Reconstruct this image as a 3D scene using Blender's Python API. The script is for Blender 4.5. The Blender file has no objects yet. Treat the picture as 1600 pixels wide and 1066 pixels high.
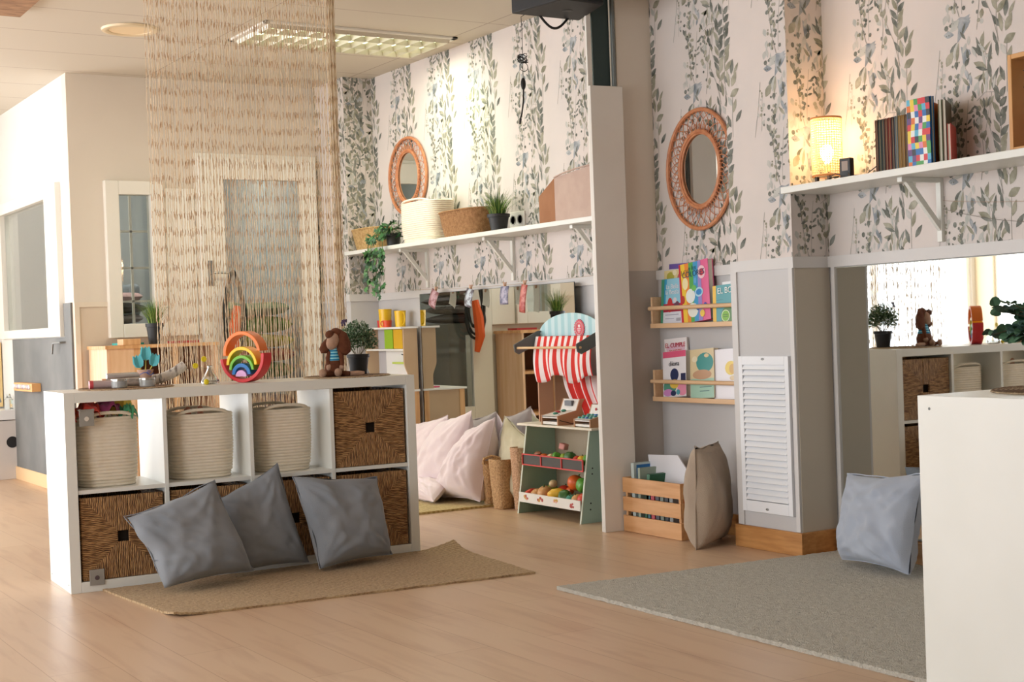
import bpy, bmesh, math, random
from math import sin, cos, pi, radians, sqrt, atan2
from mathutils import Vector, Matrix, noise
R = random.Random(11)
S = bpy.context.scene
COL = S.collection

# ------------------------------------------------------------------ camera, world, exposure
S.view_settings.view_transform = 'Standard'
S.view_settings.look = 'None'
S.view_settings.gamma = 1.0
S.view_settings.use_curve_mapping = False
S.view_settings.exposure = 0.7
YAW = 0.5578134; PITCH = 0.0116092; ROLL = -0.0356676; EYE = 0.9653684; FPX = 2194.2726
def _lvl(v):
    c, s = cos(YAW), sin(YAW)
    return Vector((v[0]*c + v[1]*s, -v[0]*s + v[1]*c, v[2]))
_f = Vector((0, cos(PITCH), -sin(PITCH))); _r = Vector((1, 0, 0)); _u = _r.cross(_f)
_r2 = _r*cos(ROLL) + _u*sin(ROLL); _u2 = -_r*sin(ROLL) + _u*cos(ROLL)
_r2, _u2, _f = _lvl(_r2), _lvl(_u2), _lvl(_f)
cam = bpy.data.objects.new('camera', bpy.data.cameras.new('camera'))
COL.objects.link(cam)
cam.matrix_world = Matrix(((_r2.x, _u2.x, -_f.x, 0), (_r2.y, _u2.y, -_f.y, 0), (_r2.z, _u2.z, -_f.z, EYE), (0, 0, 0, 1)))
cam.data.sensor_width = 36; cam.data.lens = FPX/1600*36
cam.data.clip_start = 0.05
S.camera = cam

W = bpy.data.worlds.new('daylight'); S.world = W; W.use_nodes = True
bg = W.node_tree.nodes['Background']
bg.inputs[0].default_value = (0.92, 0.96, 1.0, 1); bg.inputs[1].default_value = 4.2

def light(name, kind, loc, energy, color, size=(1, 1), rot=None, portal=False, spot=None, blend=.5, radius=None):
    d = bpy.data.lights.new(name, kind); d.energy = energy; d.color = color
    if kind == 'AREA':
        d.shape = 'RECTANGLE'; d.size, d.size_y = size
        if portal: d.cycles.is_portal = True
    if spot: d.spot_size = spot; d.spot_blend = blend
    if radius is not None: d.shadow_soft_size = radius
    o = bpy.data.objects.new(name, d); COL.objects.link(o); o.location = loc
    if rot: o.rotation_euler = rot
    return o
WINX = -2.4
WINS = [(1.6, 3.5), (3.9, 5.8), (6.1, 8.0), (8.3, 10.45)]     # glazed bays of the window wall, y ranges
for (a, b) in WINS:
    light('window_daylight', 'AREA', (WINX + .06, (a + b)/2, 1.35), 60, (1, 1, 1), (2.1, b - a - .1), (0, -pi/2, 0), portal=True)
light('window_daylight', 'AREA', (-.6, 10.65, 1.2), 60, (1, 1, 1), (3.4, 2.1), (-pi/2, 0, 0), portal=True)

# ------------------------------------------------------------------ materials
def lin(c):
    c = c/255 if c > 1 else c
    return c/12.92 if c <= .04045 else ((c + .055)/1.055)**2.4
def rgb(*c): return (lin(float(c[0])), lin(float(c[1])), lin(float(c[2])), 1)
def rgbi(c): return tuple(lin(float(v)/255) for v in c) + (1,)
MATS = {}
def mat(name, c, rough=.6, metal=0., c2=None, scale=8, stretch=None, bump=0., bscale=60, emit=0., trans=0., alpha=1., spec=.5, sheen=0., sss=0., detail=3, coord='Object', sharp=None):
    if name in MATS: return MATS[name]
    m = bpy.data.materials.new(name); MATS[name] = m; m.use_nodes = True
    nt = m.node_tree; N = nt.nodes; L = nt.links; b = N['Principled BSDF']
    b.inputs['Base Color'].default_value = rgbi(c)
    b.inputs['Roughness'].default_value = rough; b.inputs['Metallic'].default_value = metal
    b.inputs['Specular IOR Level'].default_value = spec
    if sheen: b.inputs['Sheen Weight'].default_value = sheen
    if trans: b.inputs['Transmission Weight'].default_value = trans
    if alpha < 1: b.inputs['Alpha'].default_value = alpha
    if emit:
        b.inputs['Emission Color'].default_value = rgbi(c); b.inputs['Emission Strength'].default_value = emit
    if c2 or bump:
        tc = N.new('ShaderNodeTexCoord'); mp = N.new('ShaderNodeMapping')
        L.new(tc.outputs[coord], mp.inputs[0])
        if stretch: mp.inputs['Scale'].default_value = stretch
    if c2:
        n = N.new('ShaderNodeTexNoise'); n.inputs['Scale'].default_value = scale; n.inputs['Detail'].default_value = detail
        L.new(mp.outputs[0], n.inputs[0])
        r = N.new('ShaderNodeValToRGB'); L.new(n.outputs[0], r.inputs[0]); L.new(r.outputs[0], b.inputs['Base Color'])
        lo, hi = sharp or (.35, .65)
        r.color_ramp.elements[0].position = lo; r.color_ramp.elements[1].position = hi
        r.color_ramp.elements[0].color = rgbi(c); r.color_ramp.elements[1].color = rgbi(c2)
    if bump:
        n = N.new('ShaderNodeTexNoise'); n.inputs['Scale'].default_value = bscale; n.inputs['Detail'].default_value = 3
        L.new(mp.outputs[0], n.inputs[0])
        bp = N.new('ShaderNodeBump'); bp.inputs['Strength'].default_value = bump; bp.inputs['Distance'].default_value = .01
        L.new(n.outputs[0], bp.inputs['Height']); L.new(bp.outputs[0], b.inputs['Normal'])
    return m
def mnode(nt, op, a, b=None, c=None):
    n = nt.nodes.new('ShaderNodeMath'); n.operation = op
    for i, v in enumerate((a, b, c)):
        if v is None: continue
        if isinstance(v, (int, float)): n.inputs[i].default_value = v
        else: nt.links.new(v, n.inputs[i])
    return n.outputs[0]

white_wood = mat('white_painted_board', (232, 232, 226), .35, c2=(226, 226, 219), scale=3)
white_paint = mat('white_paint', (236, 233, 226), .45, c2=(230, 226, 218), scale=2)
frame_white = mat('white_window_frame', (240, 236, 226), .3)
ceil_m = mat('ceiling_panel', (232, 220, 198), .8)
wall_cream = mat('cream_wall_paint', (226, 216, 202), .8, c2=(221, 210, 196), scale=1.5)
wall_white = mat('white_wall_paint', (232, 229, 224), .8, c2=(227, 224, 219), scale=1.5)
grey_paint = mat('grey_wainscot_paint', (200, 198, 198), .6, c2=(195, 193, 193), scale=2)
grey_mold = mat('grey_moulding_paint', (212, 209, 207), .55)
beige_paint = mat('beige_wainscot_paint', (217, 200, 180), .7)
wp_base = mat('wallpaper_ground', (220, 209, 203), .85, c2=(211, 203, 198), scale=2.5, bump=.04, bscale=400)
def wpm(n, a, b): return mat('wallpaper_print_' + n, a, .85, c2=b, scale=22, sharp=(.3, .7))
WP = [wp_base, wpm('dark', (78, 82, 74), (146, 148, 140)), wpm('olive', (128, 126, 106), (180, 176, 160)), wpm('blue', (110, 120, 128), (192, 194, 196)),
      wpm('pale', (176, 178, 172), (204, 200, 194)), wpm('stem', (140, 138, 132), (168, 164, 156)), grey_paint, grey_mold]
mirror_m = mat('mirror_silver', (225, 228, 226), .015, metal=1.)
glass_m = mat('window_glass', (235, 242, 240), .02, trans=1., spec=.5)
pine = mat('pine_wood', (224, 178, 128), .5, c2=(205, 152, 100), scale=3, stretch=(12, 12, 1.2), detail=4)
pine_y = mat('pine_wood_lengthwise', (222, 172, 122), .5, c2=(206, 152, 100), scale=3, stretch=(12, 1.2, 12), detail=4)
birch = mat('birch_wood', (226, 190, 150), .5, c2=(214, 174, 132), scale=4, stretch=(10, 1, 10))
oak_base = mat('oak_skirting', (196, 142, 84), .45, c2=(172, 118, 64), scale=4, stretch=(6, 1.5, 14))
dark_metal = mat('dark_metal', (52, 58, 60), .4, metal=.6)
steel = mat('brushed_steel', (150, 152, 152), .35, metal=.9)
black_pl = mat('black_plastic', (28, 28, 30), .45)
black_pot = mat('black_pot_plastic', (34, 35, 37), .5)

def floor_mat():
    m = bpy.data.materials.new('beech_laminate'); m.use_nodes = True; nt = m.node_tree; N = nt.nodes; L = nt.links; b = N['Principled BSDF']
    tc = N.new('ShaderNodeTexCoord'); sp = N.new('ShaderNodeSeparateXYZ'); cb = N.new('ShaderNodeCombineXYZ')
    L.new(tc.outputs['Object'], sp.inputs[0]); L.new(sp.outputs['Y'], cb.inputs['X']); L.new(sp.outputs['X'], cb.inputs['Y'])
    br = N.new('ShaderNodeTexBrick'); L.new(cb.outputs[0], br.inputs[0])
    br.inputs['Scale'].default_value = 1; br.inputs['Brick Width'].default_value = 1.38; br.inputs['Row Height'].default_value = .195
    br.inputs['Mortar Size'].default_value = .0012; br.inputs['Mortar Smooth'].default_value = .3; br.offset = .37
    br.inputs['Color1'].default_value = rgbi((212, 182, 153)); br.inputs['Color2'].default_value = rgbi((206, 174, 144)); br.inputs['Mortar'].default_value = rgbi((172, 134, 102))
    mp = N.new('ShaderNodeMapping'); L.new(tc.outputs['Object'], mp.inputs[0]); mp.inputs['Scale'].default_value = (7, .8, 1)
    n = N.new('ShaderNodeTexNoise'); n.inputs['Scale'].default_value = 2.2; n.inputs['Detail'].default_value = 5; n.inputs['Distortion'].default_value = .6; L.new(mp.outputs[0], n.inputs[0])
    r = N.new('ShaderNodeValToRGB'); L.new(n.outputs[0], r.inputs[0])
    r.color_ramp.elements[0].position = .25; r.color_ramp.elements[0].color = rgbi((176, 122, 84)); r.color_ramp.elements[1].position = .5; r.color_ramp.elements[1].color = (1, 1, 1, 1)
    mx = N.new('ShaderNodeMix'); mx.data_type = 'RGBA'; mx.blend_type = 'MULTIPLY'; mx.inputs[0].default_value = .30
    L.new(br.outputs[0], mx.inputs[6]); L.new(r.outputs[0], mx.inputs[7]); L.new(mx.outputs[2], b.inputs['Base Color'])
    b.inputs['Roughness'].default_value = .34; b.inputs['Specular IOR Level'].default_value = .45
    return m

# ------------------------------------------------------------------ mesh builder
def smooth_angle(o, ang=40):
    me = o.data
    for p in me.polygons: p.use_smooth = True
    bm = bmesh.new(); bm.from_mesh(me); lim = radians(ang)
    for e in bm.edges:
        if len(e.link_faces) == 2:
            e.smooth = e.calc_face_angle(0) < lim
    bm.to_mesh(me); bm.free()
class MB:
    def __init__(s, M=None): s.v = []; s.f = []; s.m = []; s.M = M or Matrix()
    def add(s, vs, fs, mi=0, M=None):
        o = len(s.v); T = s.M @ M if M is not None else s.M
        s.v += [T @ Vector(p) for p in vs]; s.f += [tuple(i + o for i in f) for f in fs]; s.m += [mi]*len(fs); return s
    def box(s, lo, hi, mi=0, M=None):
        x0, y0, z0 = lo; x1, y1, z1 = hi
        if x0 > x1: x0, x1 = x1, x0
        if y0 > y1: y0, y1 = y1, y0
        if z0 > z1: z0, z1 = z1, z0
        return s.add([(x0,y0,z0),(x1,y0,z0),(x1,y1,z0),(x0,y1,z0),(x0,y0,z1),(x1,y0,z1),(x1,y1,z1),(x0,y1,z1)],
                     [(0,3,2,1),(4,5,6,7),(0,1,5,4),(1,2,6,5),(2,3,7,6),(3,0,4,7)], mi, M)
    def prism(s, pts, d, mi=0, M=None):      # outline pts (3D, planar) extruded by vector d
        n = len(pts); d = Vector(d); a = [Vector(p) for p in pts]; nn = Vector((0,0,0))
        for i in range(n): nn += a[i].cross(a[(i+1) % n])
        if nn.dot(d) > 0: a = a[::-1]
        return s.add(a + [p + d for p in a], [tuple(range(n)), tuple(range(2*n-1, n-1, -1))] + [(i, i+n, (i+1) % n + n, (i+1) % n) for i in range(n)], mi, M)
    def cyl(s, p0, p1, r0, r1=None, n=16, mi=0, M=None, caps=True):
        r1 = r0 if r1 is None else r1; p0 = Vector(p0); p1 = Vector(p1); d = (p1 - p0).normalized()
        a = d.orthogonal().normalized(); b = d.cross(a); vs = []
        for p, r in ((p0, r0), (p1, r1)):
            for i in range(n): t = 2*pi*i/n; vs.append(p + a*r*cos(t) + b*r*sin(t))
        fs = [(i, (i+1) % n, (i+1) % n + n, i+n) for i in range(n)]
        if caps: fs += [tuple(range(n-1, -1, -1)), tuple(range(n, 2*n))]
        return s.add(vs, fs, mi, M)
    def tube(s, pts, r, n=8, mi=0, closed=False, M=None, caps=True):
        pts = [Vector(p) for p in pts]; k = len(pts); vs = []; prev = None
        for i, p in enumerate(pts):
            if closed: d = pts[(i+1) % k] - pts[i-1]
            else: d = pts[min(i+1, k-1)] - pts[max(i-1, 0)]
            if d.length < 1e-9: d = Vector((0,0,1))
            d.normalize()
            a = d.orthogonal().normalized() if prev is None else (prev - d*prev.dot(d))
            if a.length < 1e-6: a = d.orthogonal()
            a.normalize(); prev = a; b = d.cross(a); rr = r[i] if isinstance(r, (list, tuple)) else r
            for j in range(n): t = 2*pi*j/n; vs.append(p + a*rr*cos(t) + b*rr*sin(t))
        fs = []
        for i in range(k if closed else k-1):
            i2 = (i+1) % k
            for j in range(n): j2 = (j+1) % n; fs.append((i*n+j, i*n+j2, i2*n+j2, i2*n+j))
        if not closed and caps: fs += [tuple(range(n-1, -1, -1)), tuple(range((k-1)*n, k*n))]
        return s.add(vs, fs, mi, M)
    def lathe(s, prof, n=24, mi=0, M=None, sup=2., sx=1., sy=1.):
        vs = []; k = len(prof)
        for r, z in prof:
            for j in range(n):
                t = 2*pi*j/n; c, q = cos(t), sin(t)
                if sup != 2.:
                    e = 2/sup; c = math.copysign(abs(c)**e, c); q = math.copysign(abs(q)**e, q)
                vs.append((r*c*sx, r*q*sy, z))
        fs = [(i*n+j, i*n+(j+1) % n, (i+1)*n+(j+1) % n, (i+1)*n+j) for i in range(k-1) for j in range(n)]
        if prof[0][0] > 1e-6: fs.append(tuple(range(n-1, -1, -1)))
        if prof[-1][0] > 1e-6: fs.append(tuple(range((k-1)*n, k*n)))
        return s.add(vs, fs, mi, M)
    def ell(s, c, r, n=14, mi=0, M=None, rot=None):
        if not isinstance(r, (tuple, list)): r = (r, r, r)
        T = Matrix.Translation(c) @ (rot.to_4x4() if rot is not None else Matrix())
        prof = [(max(sin(pi*i/(n//2+1)), 1e-4), -cos(pi*i/(n//2+1))) for i in range(n//2+2)]; prof[0] = (1e-4, -1); prof[-1] = (1e-4, 1)
        T = T @ Matrix.Diagonal((r[0], r[1], r[2], 1))
        return s.lathe(prof, n, mi, (M @ T) if M is not None else T)
    def grid(s, fn, nu, nv, mi=0, M=None, wrap=False):
        vs = [fn(i/nu, j/nv) for i in range(nu + (0 if wrap else 1)) for j in range(nv+1)]; k = nu if wrap else nu + 1
        fs = [(i*(nv+1)+j, ((i+1) % k)*(nv+1)+j, ((i+1) % k)*(nv+1)+j+1, i*(nv+1)+j+1) for i in range(nu) for j in range(nv)]
        return s.add(vs, fs, mi, M)
    def build(s, name, mats, parent=None, bevel=0., smooth=True, ang=35, seg=2):
        me = bpy.data.meshes.new(name); me.from_pydata([tuple(v) for v in s.v], [], s.f); me.validate(clean_customdata=False)
        if not isinstance(mats, (list, tuple)): mats = [mats]
        for m in mats: me.materials.append(m)
        if len(me.polygons) == len(s.m): me.polygons.foreach_set('material_index', s.m)
        o = bpy.data.objects.new(name, me); COL.objects.link(o); o.parent = parent
        if smooth: smooth_angle(o, ang)
        if bevel:
            b = o.modifiers.new('bevel', 'BEVEL'); b.width = bevel; b.segments = seg; b.limit_method = 'ANGLE'; b.angle_limit = radians(40); b.harden_normals = False
        return o
def tag(o, label, cat, group=None, kind=None):
    o['label'] = label; o['category'] = cat
    if group: o['group'] = group
    if kind: o['kind'] = kind
    return o
def thing(name, label, cat, loc=(0, 0, 0), rz=0., group=None, rot=None):
    o = bpy.data.objects.new(name, None); COL.objects.link(o); o.location = loc; o.rotation_euler = rot or (0, 0, rz)
    o.empty_display_size = .05
    return tag(o, label, cat, group)
def struct(o): o['kind'] = 'structure'; return o
def center(o):
    """move a single-mesh thing's origin to the middle of its base"""
    me = o.data; xs = [v.co for v in me.vertices]
    c = Vector((sum(v.x for v in xs)/len(xs), sum(v.y for v in xs)/len(xs), min(v.z for v in xs)))
    me.transform(Matrix.Translation(-c)); o.location = o.matrix_basis @ c; return o
def dup(root, loc=None, rz=None, label=None, group=None, scale=None):
    r = root.copy(); COL.objects.link(r)
    if loc is not None: r.location = loc
    if rz is not None: r.rotation_euler = (0, 0, rz)
    if scale is not None: r.scale = scale
    if label: r['label'] = label
    if group: r['group'] = group
    for ch in list(root.children):
        c = ch.copy(); COL.objects.link(c); c.parent = r
        for g in list(ch.children):
            d = g.copy(); COL.objects.link(d); d.parent = c
    return r
def text_mesh(name, s, size, m, parent, M, depth=.0006, align='CENTER', squash=1.):
    cu = bpy.data.curves.new(name, 'FONT'); cu.body = s; cu.size = size; cu.extrude = depth; cu.align_x = align; cu.align_y = 'CENTER'
    t = bpy.data.objects.new('tmp', cu); COL.objects.link(t)
    dg = bpy.context.evaluated_depsgraph_get(); me = bpy.data.meshes.new_from_object(t.evaluated_get(dg))
    bpy.data.objects.remove(t); me.name = name
    me.transform(M @ Matrix.Diagonal((squash, 1, 1, 1))); me.materials.clear(); me.materials.append(m)
    o = bpy.data.objects.new(name, me); COL.objects.link(o); o.parent = parent
    return o

# ------------------------------------------------------------------ wallpaper print (polygons set into the wall's own mesh)
def clip_poly(p, u0, u1, v0, v1):
    for ax, lim, sg in ((0, u0, 1), (0, u1, -1), (1, v0, 1), (1, v1, -1)):
        out = []
        for i in range(len(p)):
            a, b = p[i-1], p[i]; ia = (a[ax]-lim)*sg >= 0; ib = (b[ax]-lim)*sg >= 0
            if ia != ib:
                t = (lim-a[ax])/(b[ax]-a[ax]); out.append((a[0]+(b[0]-a[0])*t, a[1]+(b[1]-a[1])*t))
            if ib: out.append(b)
        p = out
        if len(p) < 3: return None
    return p
TILE = []
def _leaf(u, v, ang, L, w, m):
    L *= 1.2; w *= 1.18; a = radians(ang); c, s = cos(a), sin(a); prof = [(0, 0), (.15, .55), (.4, 1), (.65, .85), (.88, .35), (1, 0), (.88, -.3), (.65, -.75), (.4, -.95), (.15, -.5)]
    TILE.append(([(u + c*L*x - s*w*y/2, v + s*L*x + c*w*y/2) for x, y in prof], m))
def _berry(u, v, r, m, k=8):
    r *= 1.15; q = R.uniform(.8, 1.25); TILE.append(([(u + r*cos(2*pi*i/k)*R.uniform(.85, 1.1), v + r*q*sin(2*pi*i/k)) for i in range(k)], m))
def _stem(pts, w, m=5):
    for (a, b) in zip(pts, pts[1:]):
        d = Vector((b[0]-a[0], b[1]-a[1])); n = Vector((-d.y, d.x)).normalized()*w/2
        TILE.append(([(a[0]+n.x, a[1]+n.y), (a[0]-n.x, a[1]-n.y), (b[0]-n.x, b[1]-n.y), (b[0]+n.x, b[1]+n.y)], m))
def make_tile():
    # blue feathered blossom with its tail
    TILE.append(([(-.024, -.052), (.0, -.03), (.03, .0), (.042, .018), (.036, .022), (.045, .03), (.034, .03), (.04, .042), (.015, .036), (-.005, .04), (-.02, .034), (-.018, .0)], 3))
    TILE.append(([(-.02, .0), (-.012, .034), (-.038, .03), (-.046, .05), (-.05, .022), (-.068, .02), (-.05, .008), (-.07, -.004), (-.045, -.006)], 4))
    _leaf(-.088, -.01, -8, .042, .022, 3); _berry(-.075, .012, .009, 1); _berry(-.055, .018, .005, 1); _leaf(-.08, .035, 60, .03, .012, 4); _leaf(-.06, .03, 100, .035, .014, 4)
    for i in range(7): _berry(-.06 + R.uniform(-.02, .04), .0 + R.uniform(-.02, .05), R.uniform(.0015, .003), 1)
    _leaf(-.055, -.1, 62, .05, .03, 1); _leaf(-.08, -.125, 55, .05, .03, 2); _leaf(-.04, -.11, 75, .055, .022, 4); _leaf(-.03, -.12, 80, .06, .014, 2); _leaf(-.036, -.115, -80, .025, .012, 1)
    TILE.append(([(-.008, -.065), (.012, -.074), (.034, -.084), (.04, -.1), (.02, -.105), (.016, -.13), (.004, -.15), (.0, -.12), (-.004, -.09)], 3))
    for u, v, a, L, w, m in ((.0, -.13, -100, .04, .016, 4), (.01, -.15, -70, .035, .014, 3), (-.01, -.16, -110, .03, .012, 4), (.03, -.17, -80, .035, .013, 3), (.028, -.2, -110, .03, .012, 3), (.04, -.23, -60, .03, .012, 1), (.0, -.2, -100, .03, .01, 4)): _leaf(u, v, a, L, w, m)
    # leafy branch
    _stem([(.145, -.235), (.128, -.18), (.11, -.12), (.1, -.085)], .0022, 5)
    for u, v, a, L, w, m in ((.1, -.12, 140, .06, .016, 1), (.1, -.122, 8, .035, .010, 4), (.12, -.15, 78, .062, .014, 1), (.11, -.16, 155, .055, .022, 2), (.115, -.17, 160, .05, .012, 1), (.128, -.2, 100, .055, .016, 1), (.11, -.19, 178, .05, .016, 2), (.085, -.1, 110, .05, .012, 1), (.09, -.1, 80, .06, .013, 2), (.135, -.22, 60, .05, .014, 1)): _leaf(u, v, a, L, w, m)
    # fern
    _stem([(.17, -.28), (.14, -.25), (.1, -.245), (.06, -.27)], .002)
    for i in range(6): _leaf(.07 + i*.017, -.255 + .004*i, 92 - 4*i, .042 - .003*abs(i-3), .011, 2 if i % 2 else 4)
    for i in range(5): _leaf(.075 + i*.016, -.262, -70 - 14*i, .034, .012, 2 if i % 2 == 0 else 1)
    for i in range(12): _leaf(.06 + R.uniform(-.03, .05), -.31 + R.uniform(-.05, .03), R.uniform(180, 340), .026, .009, R.choice((1, 2, 1)))
    # tall leaf column
    _stem([(.165, -.1), (.16, 0), (.163, .1), (.172, .2), (.185, .29)], .0022)
    for i in range(8):
        v = .02 + i*.034; u = .163 + .08*(v-.1)**2
        _leaf(u, v, 52 + R.uniform(-10, 10), .05 - .002*i, .022, R.choice((1, 1, 2)) if i > 2 else 2); _leaf(u, v + .01, 118 + R.uniform(-10, 12), .05, .018, R.choice((1, 2, 1)))
    for u, v, a, L, w, m in ((.2, -.05, 62, .055, .028, 2), (.19, -.09, 25, .05, .028, 2), (.185, -.05, 100, .06, .02, 2), (.175, -.03, 125, .05, .018, 1), (.2, .0, 80, .055, .02, 1), (.215, .0, 55, .045, .014, 2), (.163, -.13, 95, .05, .014, 1)): _leaf(u, v, a, L, w, m)
    # hanging berry strings
    _stem([(-.06, .29), (-.045, .2), (-.03, .1), (-.01, .04)], .003); _stem([(.02, .27), (.006, .16), (.002, .05)], .002)
    for i in range(26):
        v = .05 + R.random()*.22; _berry(-.03 + (v-.1)*-.06 + R.uniform(-.03, .045), v, R.uniform(.004, .0085), R.choice((1, 1, 1, 2)))
    for i in range(16): _berry(.075 + R.uniform(-.03, .02), .0 + R.random()*.24, R.uniform(.005, .011), R.choice((2, 4, 2, 1)))
    _stem([(.12, .24), (.09, .12), (.14, .02), (.17, -.08)], .002); _stem([(.13, .28), (.115, .16), (.16, .04), (.2, -.02)], .0016)
    # lower thin stems with berries
    _stem([(-.11, -.06), (-.125, -.16), (-.15, -.28)], .0026); _stem([(-.1, -.12), (-.11, -.26)], .0014)
    for i in range(16): _berry(-.11 + R.uniform(-.02, .02), -.09 - R.random()*.16, R.uniform(.003, .0075), R.choice((1, 4, 4, 2)))
    for i in range(26): _berry(-.045 + R.uniform(-.025, .03), -.12 - R.random()*.2, R.uniform(.002, .009), R.choice((1, 1, 2, 2, 4)))
    for i in range(6): _leaf(-.05 + R.uniform(-.02, .03), -.25 + R.uniform(-.04, .06), R.uniform(40, 130), .03, .015, R.choice((1, 2)))
make_tile()
def more_tile():
    # loose sprigs that fill the columns
    for i in range(10):
        v = -.02 - i*.024; _leaf(.02 + R.uniform(-.02, .03), v, R.uniform(20, 160), R.uniform(.025, .045), R.uniform(.010, .018), R.choice((2, 4, 4, 1)))
    for i in range(9): v = .08 + i*.022; _leaf(-.035 + R.uniform(-.02, .03), v, R.uniform(200, 330), R.uniform(.02, .035), R.uniform(.009, .014), R.choice((1, 1, 2, 4)))
    for i in range(8): v = .05 + i*.026; _leaf(.09 + R.uniform(-.015, .02), v, R.uniform(220, 320), R.uniform(.025, .04), R.uniform(.012, .02), R.choice((2, 4, 1)))
    for i in range(14): _berry(R.uniform(-.09, .06), R.uniform(.05, .28), R.uniform(.003, .007), R.choice((1, 1, 2)))
    for i in range(12): _leaf(.10 + R.uniform(-.05, .07), R.uniform(-.3, -.05), R.uniform(30, 150), R.uniform(.03, .05), R.uniform(.009, .016), R.choice((1, 2, 2, 4)))
    _stem([(.07, -.02), (.085, .08), (.075, .2)], .0018)
    for k, (u, v) in enumerate(((-.075, .06), (-.065, .1), (-.08, .15), (.05, .12), (.055, .2))): _leaf(u, v, 250 + 20*k, .03, .02, 4)
    for u, v, a, L, w, m in ((.205, -.16, 70, .05, .02, 2), (.22, -.2, 50, .05, .02, 1), (.19, -.22, 110, .05, .018, 1), (.2, -.13, 120, .04, .02, 4)): _leaf(u, v, a, L, w, m)
    _stem([(.2, -.26), (.2, -.18), (.205, -.08)], .002)
more_tile()
PU, PV = .485, .53
def print_region(mb, org, du, n, u0, u1, v0, v1, ub, vb, mbase=0):
    """wallpaper: org + du*u + z*v ; n = outward normal; ub, vb = phase of the blossoms"""
    org, du, n = Vector(org), Vector(du), Vector(n); up = Vector((0, 0, 1)); k = 0
    flip = du.cross(up).dot(n) < 0
    for i in range(int(math.floor((u0-ub)/PU))-1, int(math.ceil((u1-ub)/PU))+2):
        for j in range(int(math.floor((v0-vb)/PV))-1, int(math.ceil((v1-vb)/PV))+2):
            cu, cv = ub + i*PU, vb + j*PV
            for t, (poly, m) in enumerate(TILE):
                q = clip_poly([(cu + a, cv + b) for a, b in poly], u0, u1, v0, v1)
                if not q: continue
                off = n*(.0004 + .00006*(t % 12)); pts = [org + du*a + up*b + off for a, b in q]
                if flip: pts = pts[::-1]
                # orient to face n
                e = (pts[1]-pts[0]).cross(pts[2]-pts[0])
                if e.dot(n) < 0: pts = pts[::-1]
                mb.add(pts, [tuple(range(len(pts)))], m)
# ------------------------------------------------------------------ the room
RAIL = 1.196; CEIL = 2.59; WX = 4.10
def ceiling_mat():
    m = bpy.data.materials.new('ceiling_tiles'); m.use_nodes = True; nt = m.node_tree; b = nt.nodes['Principled BSDF']; b.inputs['Roughness'].default_value = .85
    tc = nt.nodes.new('ShaderNodeTexCoord'); sp = nt.nodes.new('ShaderNodeSeparateXYZ'); nt.links.new(tc.outputs['Object'], sp.inputs[0])
    def line(src, off, per, w):
        a = mnode(nt, 'DIVIDE', mnode(nt, 'SUBTRACT', src, off), per); f = mnode(nt, 'FRACT', a); d = mnode(nt, 'ABSOLUTE', mnode(nt, 'SUBTRACT', f, .5))
        return mnode(nt, 'GREATER_THAN', d, .5 - w/per)
    g = mnode(nt, 'MAXIMUM', line(sp.outputs['Y'], 6.99, .53, .0035), line(sp.outputs['X'], 3.95, 1.19, .0035))
    mx = nt.nodes.new('ShaderNodeMix'); mx.data_type = 'RGBA'; nt.links.new(g, mx.inputs[0])
    mx.inputs[6].default_value = rgbi((208, 199, 184)); mx.inputs[7].default_value = rgbi((170, 154, 140)); nt.links.new(mx.outputs[2], b.inputs['Base Color'])
    return m
fl = MB(); fl.box((-2.6, -2.6, -.12), (4.5, 11.4, 0)); struct(fl.build('floor', floor_mat(), smooth=False))
ce = MB(); ce.box((-2.6, -2.6, CEIL), (4.5, 11.4, CEIL + .1)); struct(ce.build('ceiling', ceiling_mat(), smooth=False))

# right-hand wall: recess and the wall of the play corner, one plane
w = MB()
for a, b in ((4.53, 5.25), (5.36, 8.19)):
    w.box((WX, a, 0), (WX + .12, b, RAIL), 6); w.box((WX, a, RAIL), (WX + .12, b, CEIL), 0)
    print_region(w, (WX, 0, 0), (0, -1, 0), (-1, 0, 0), -b, -a, RAIL, CEIL, (-4.926 if a < 5 else -6.862), 1.985 if a < 5 else 1.85)
    w.box((WX - .012, a, RAIL - .045), (WX, b, RAIL), 7)
struct(w.build('wall_right', WP, smooth=False))
# pillar that carries the louvre
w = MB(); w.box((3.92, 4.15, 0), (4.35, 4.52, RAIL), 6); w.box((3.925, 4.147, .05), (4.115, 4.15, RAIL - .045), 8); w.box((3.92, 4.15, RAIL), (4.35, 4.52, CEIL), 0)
print_region(w, (3.92, 0, 0), (0, -1, 0), (-1, 0, 0), -4.52, -4.15, RAIL, CEIL, -4.195, 1.976)
print_region(w, (0, 4.15, 0), (1, 0, 0), (0, -1, 0), 3.92, 4.12, RAIL, CEIL, 4.02, 1.68)
w.box((3.913, 4.15, RAIL - .045), (3.92, 4.52, RAIL), 7); w.box((3.913, 4.485, .095), (3.92, 4.52, RAIL - .045), 7); w.box((3.913, 4.15, .095), (3.92, 4.172, RAIL - .045), 7)
w.box((3.913, 4.143, RAIL - .045), (4.12, 4.15, RAIL), 7); struct(w.build('wall_pillar', WP + [mat('shaded_side_panel', (192, 182, 166), .6)], smooth=False))  # side panel: shade on the pillar's side put into a darker colour
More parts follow.
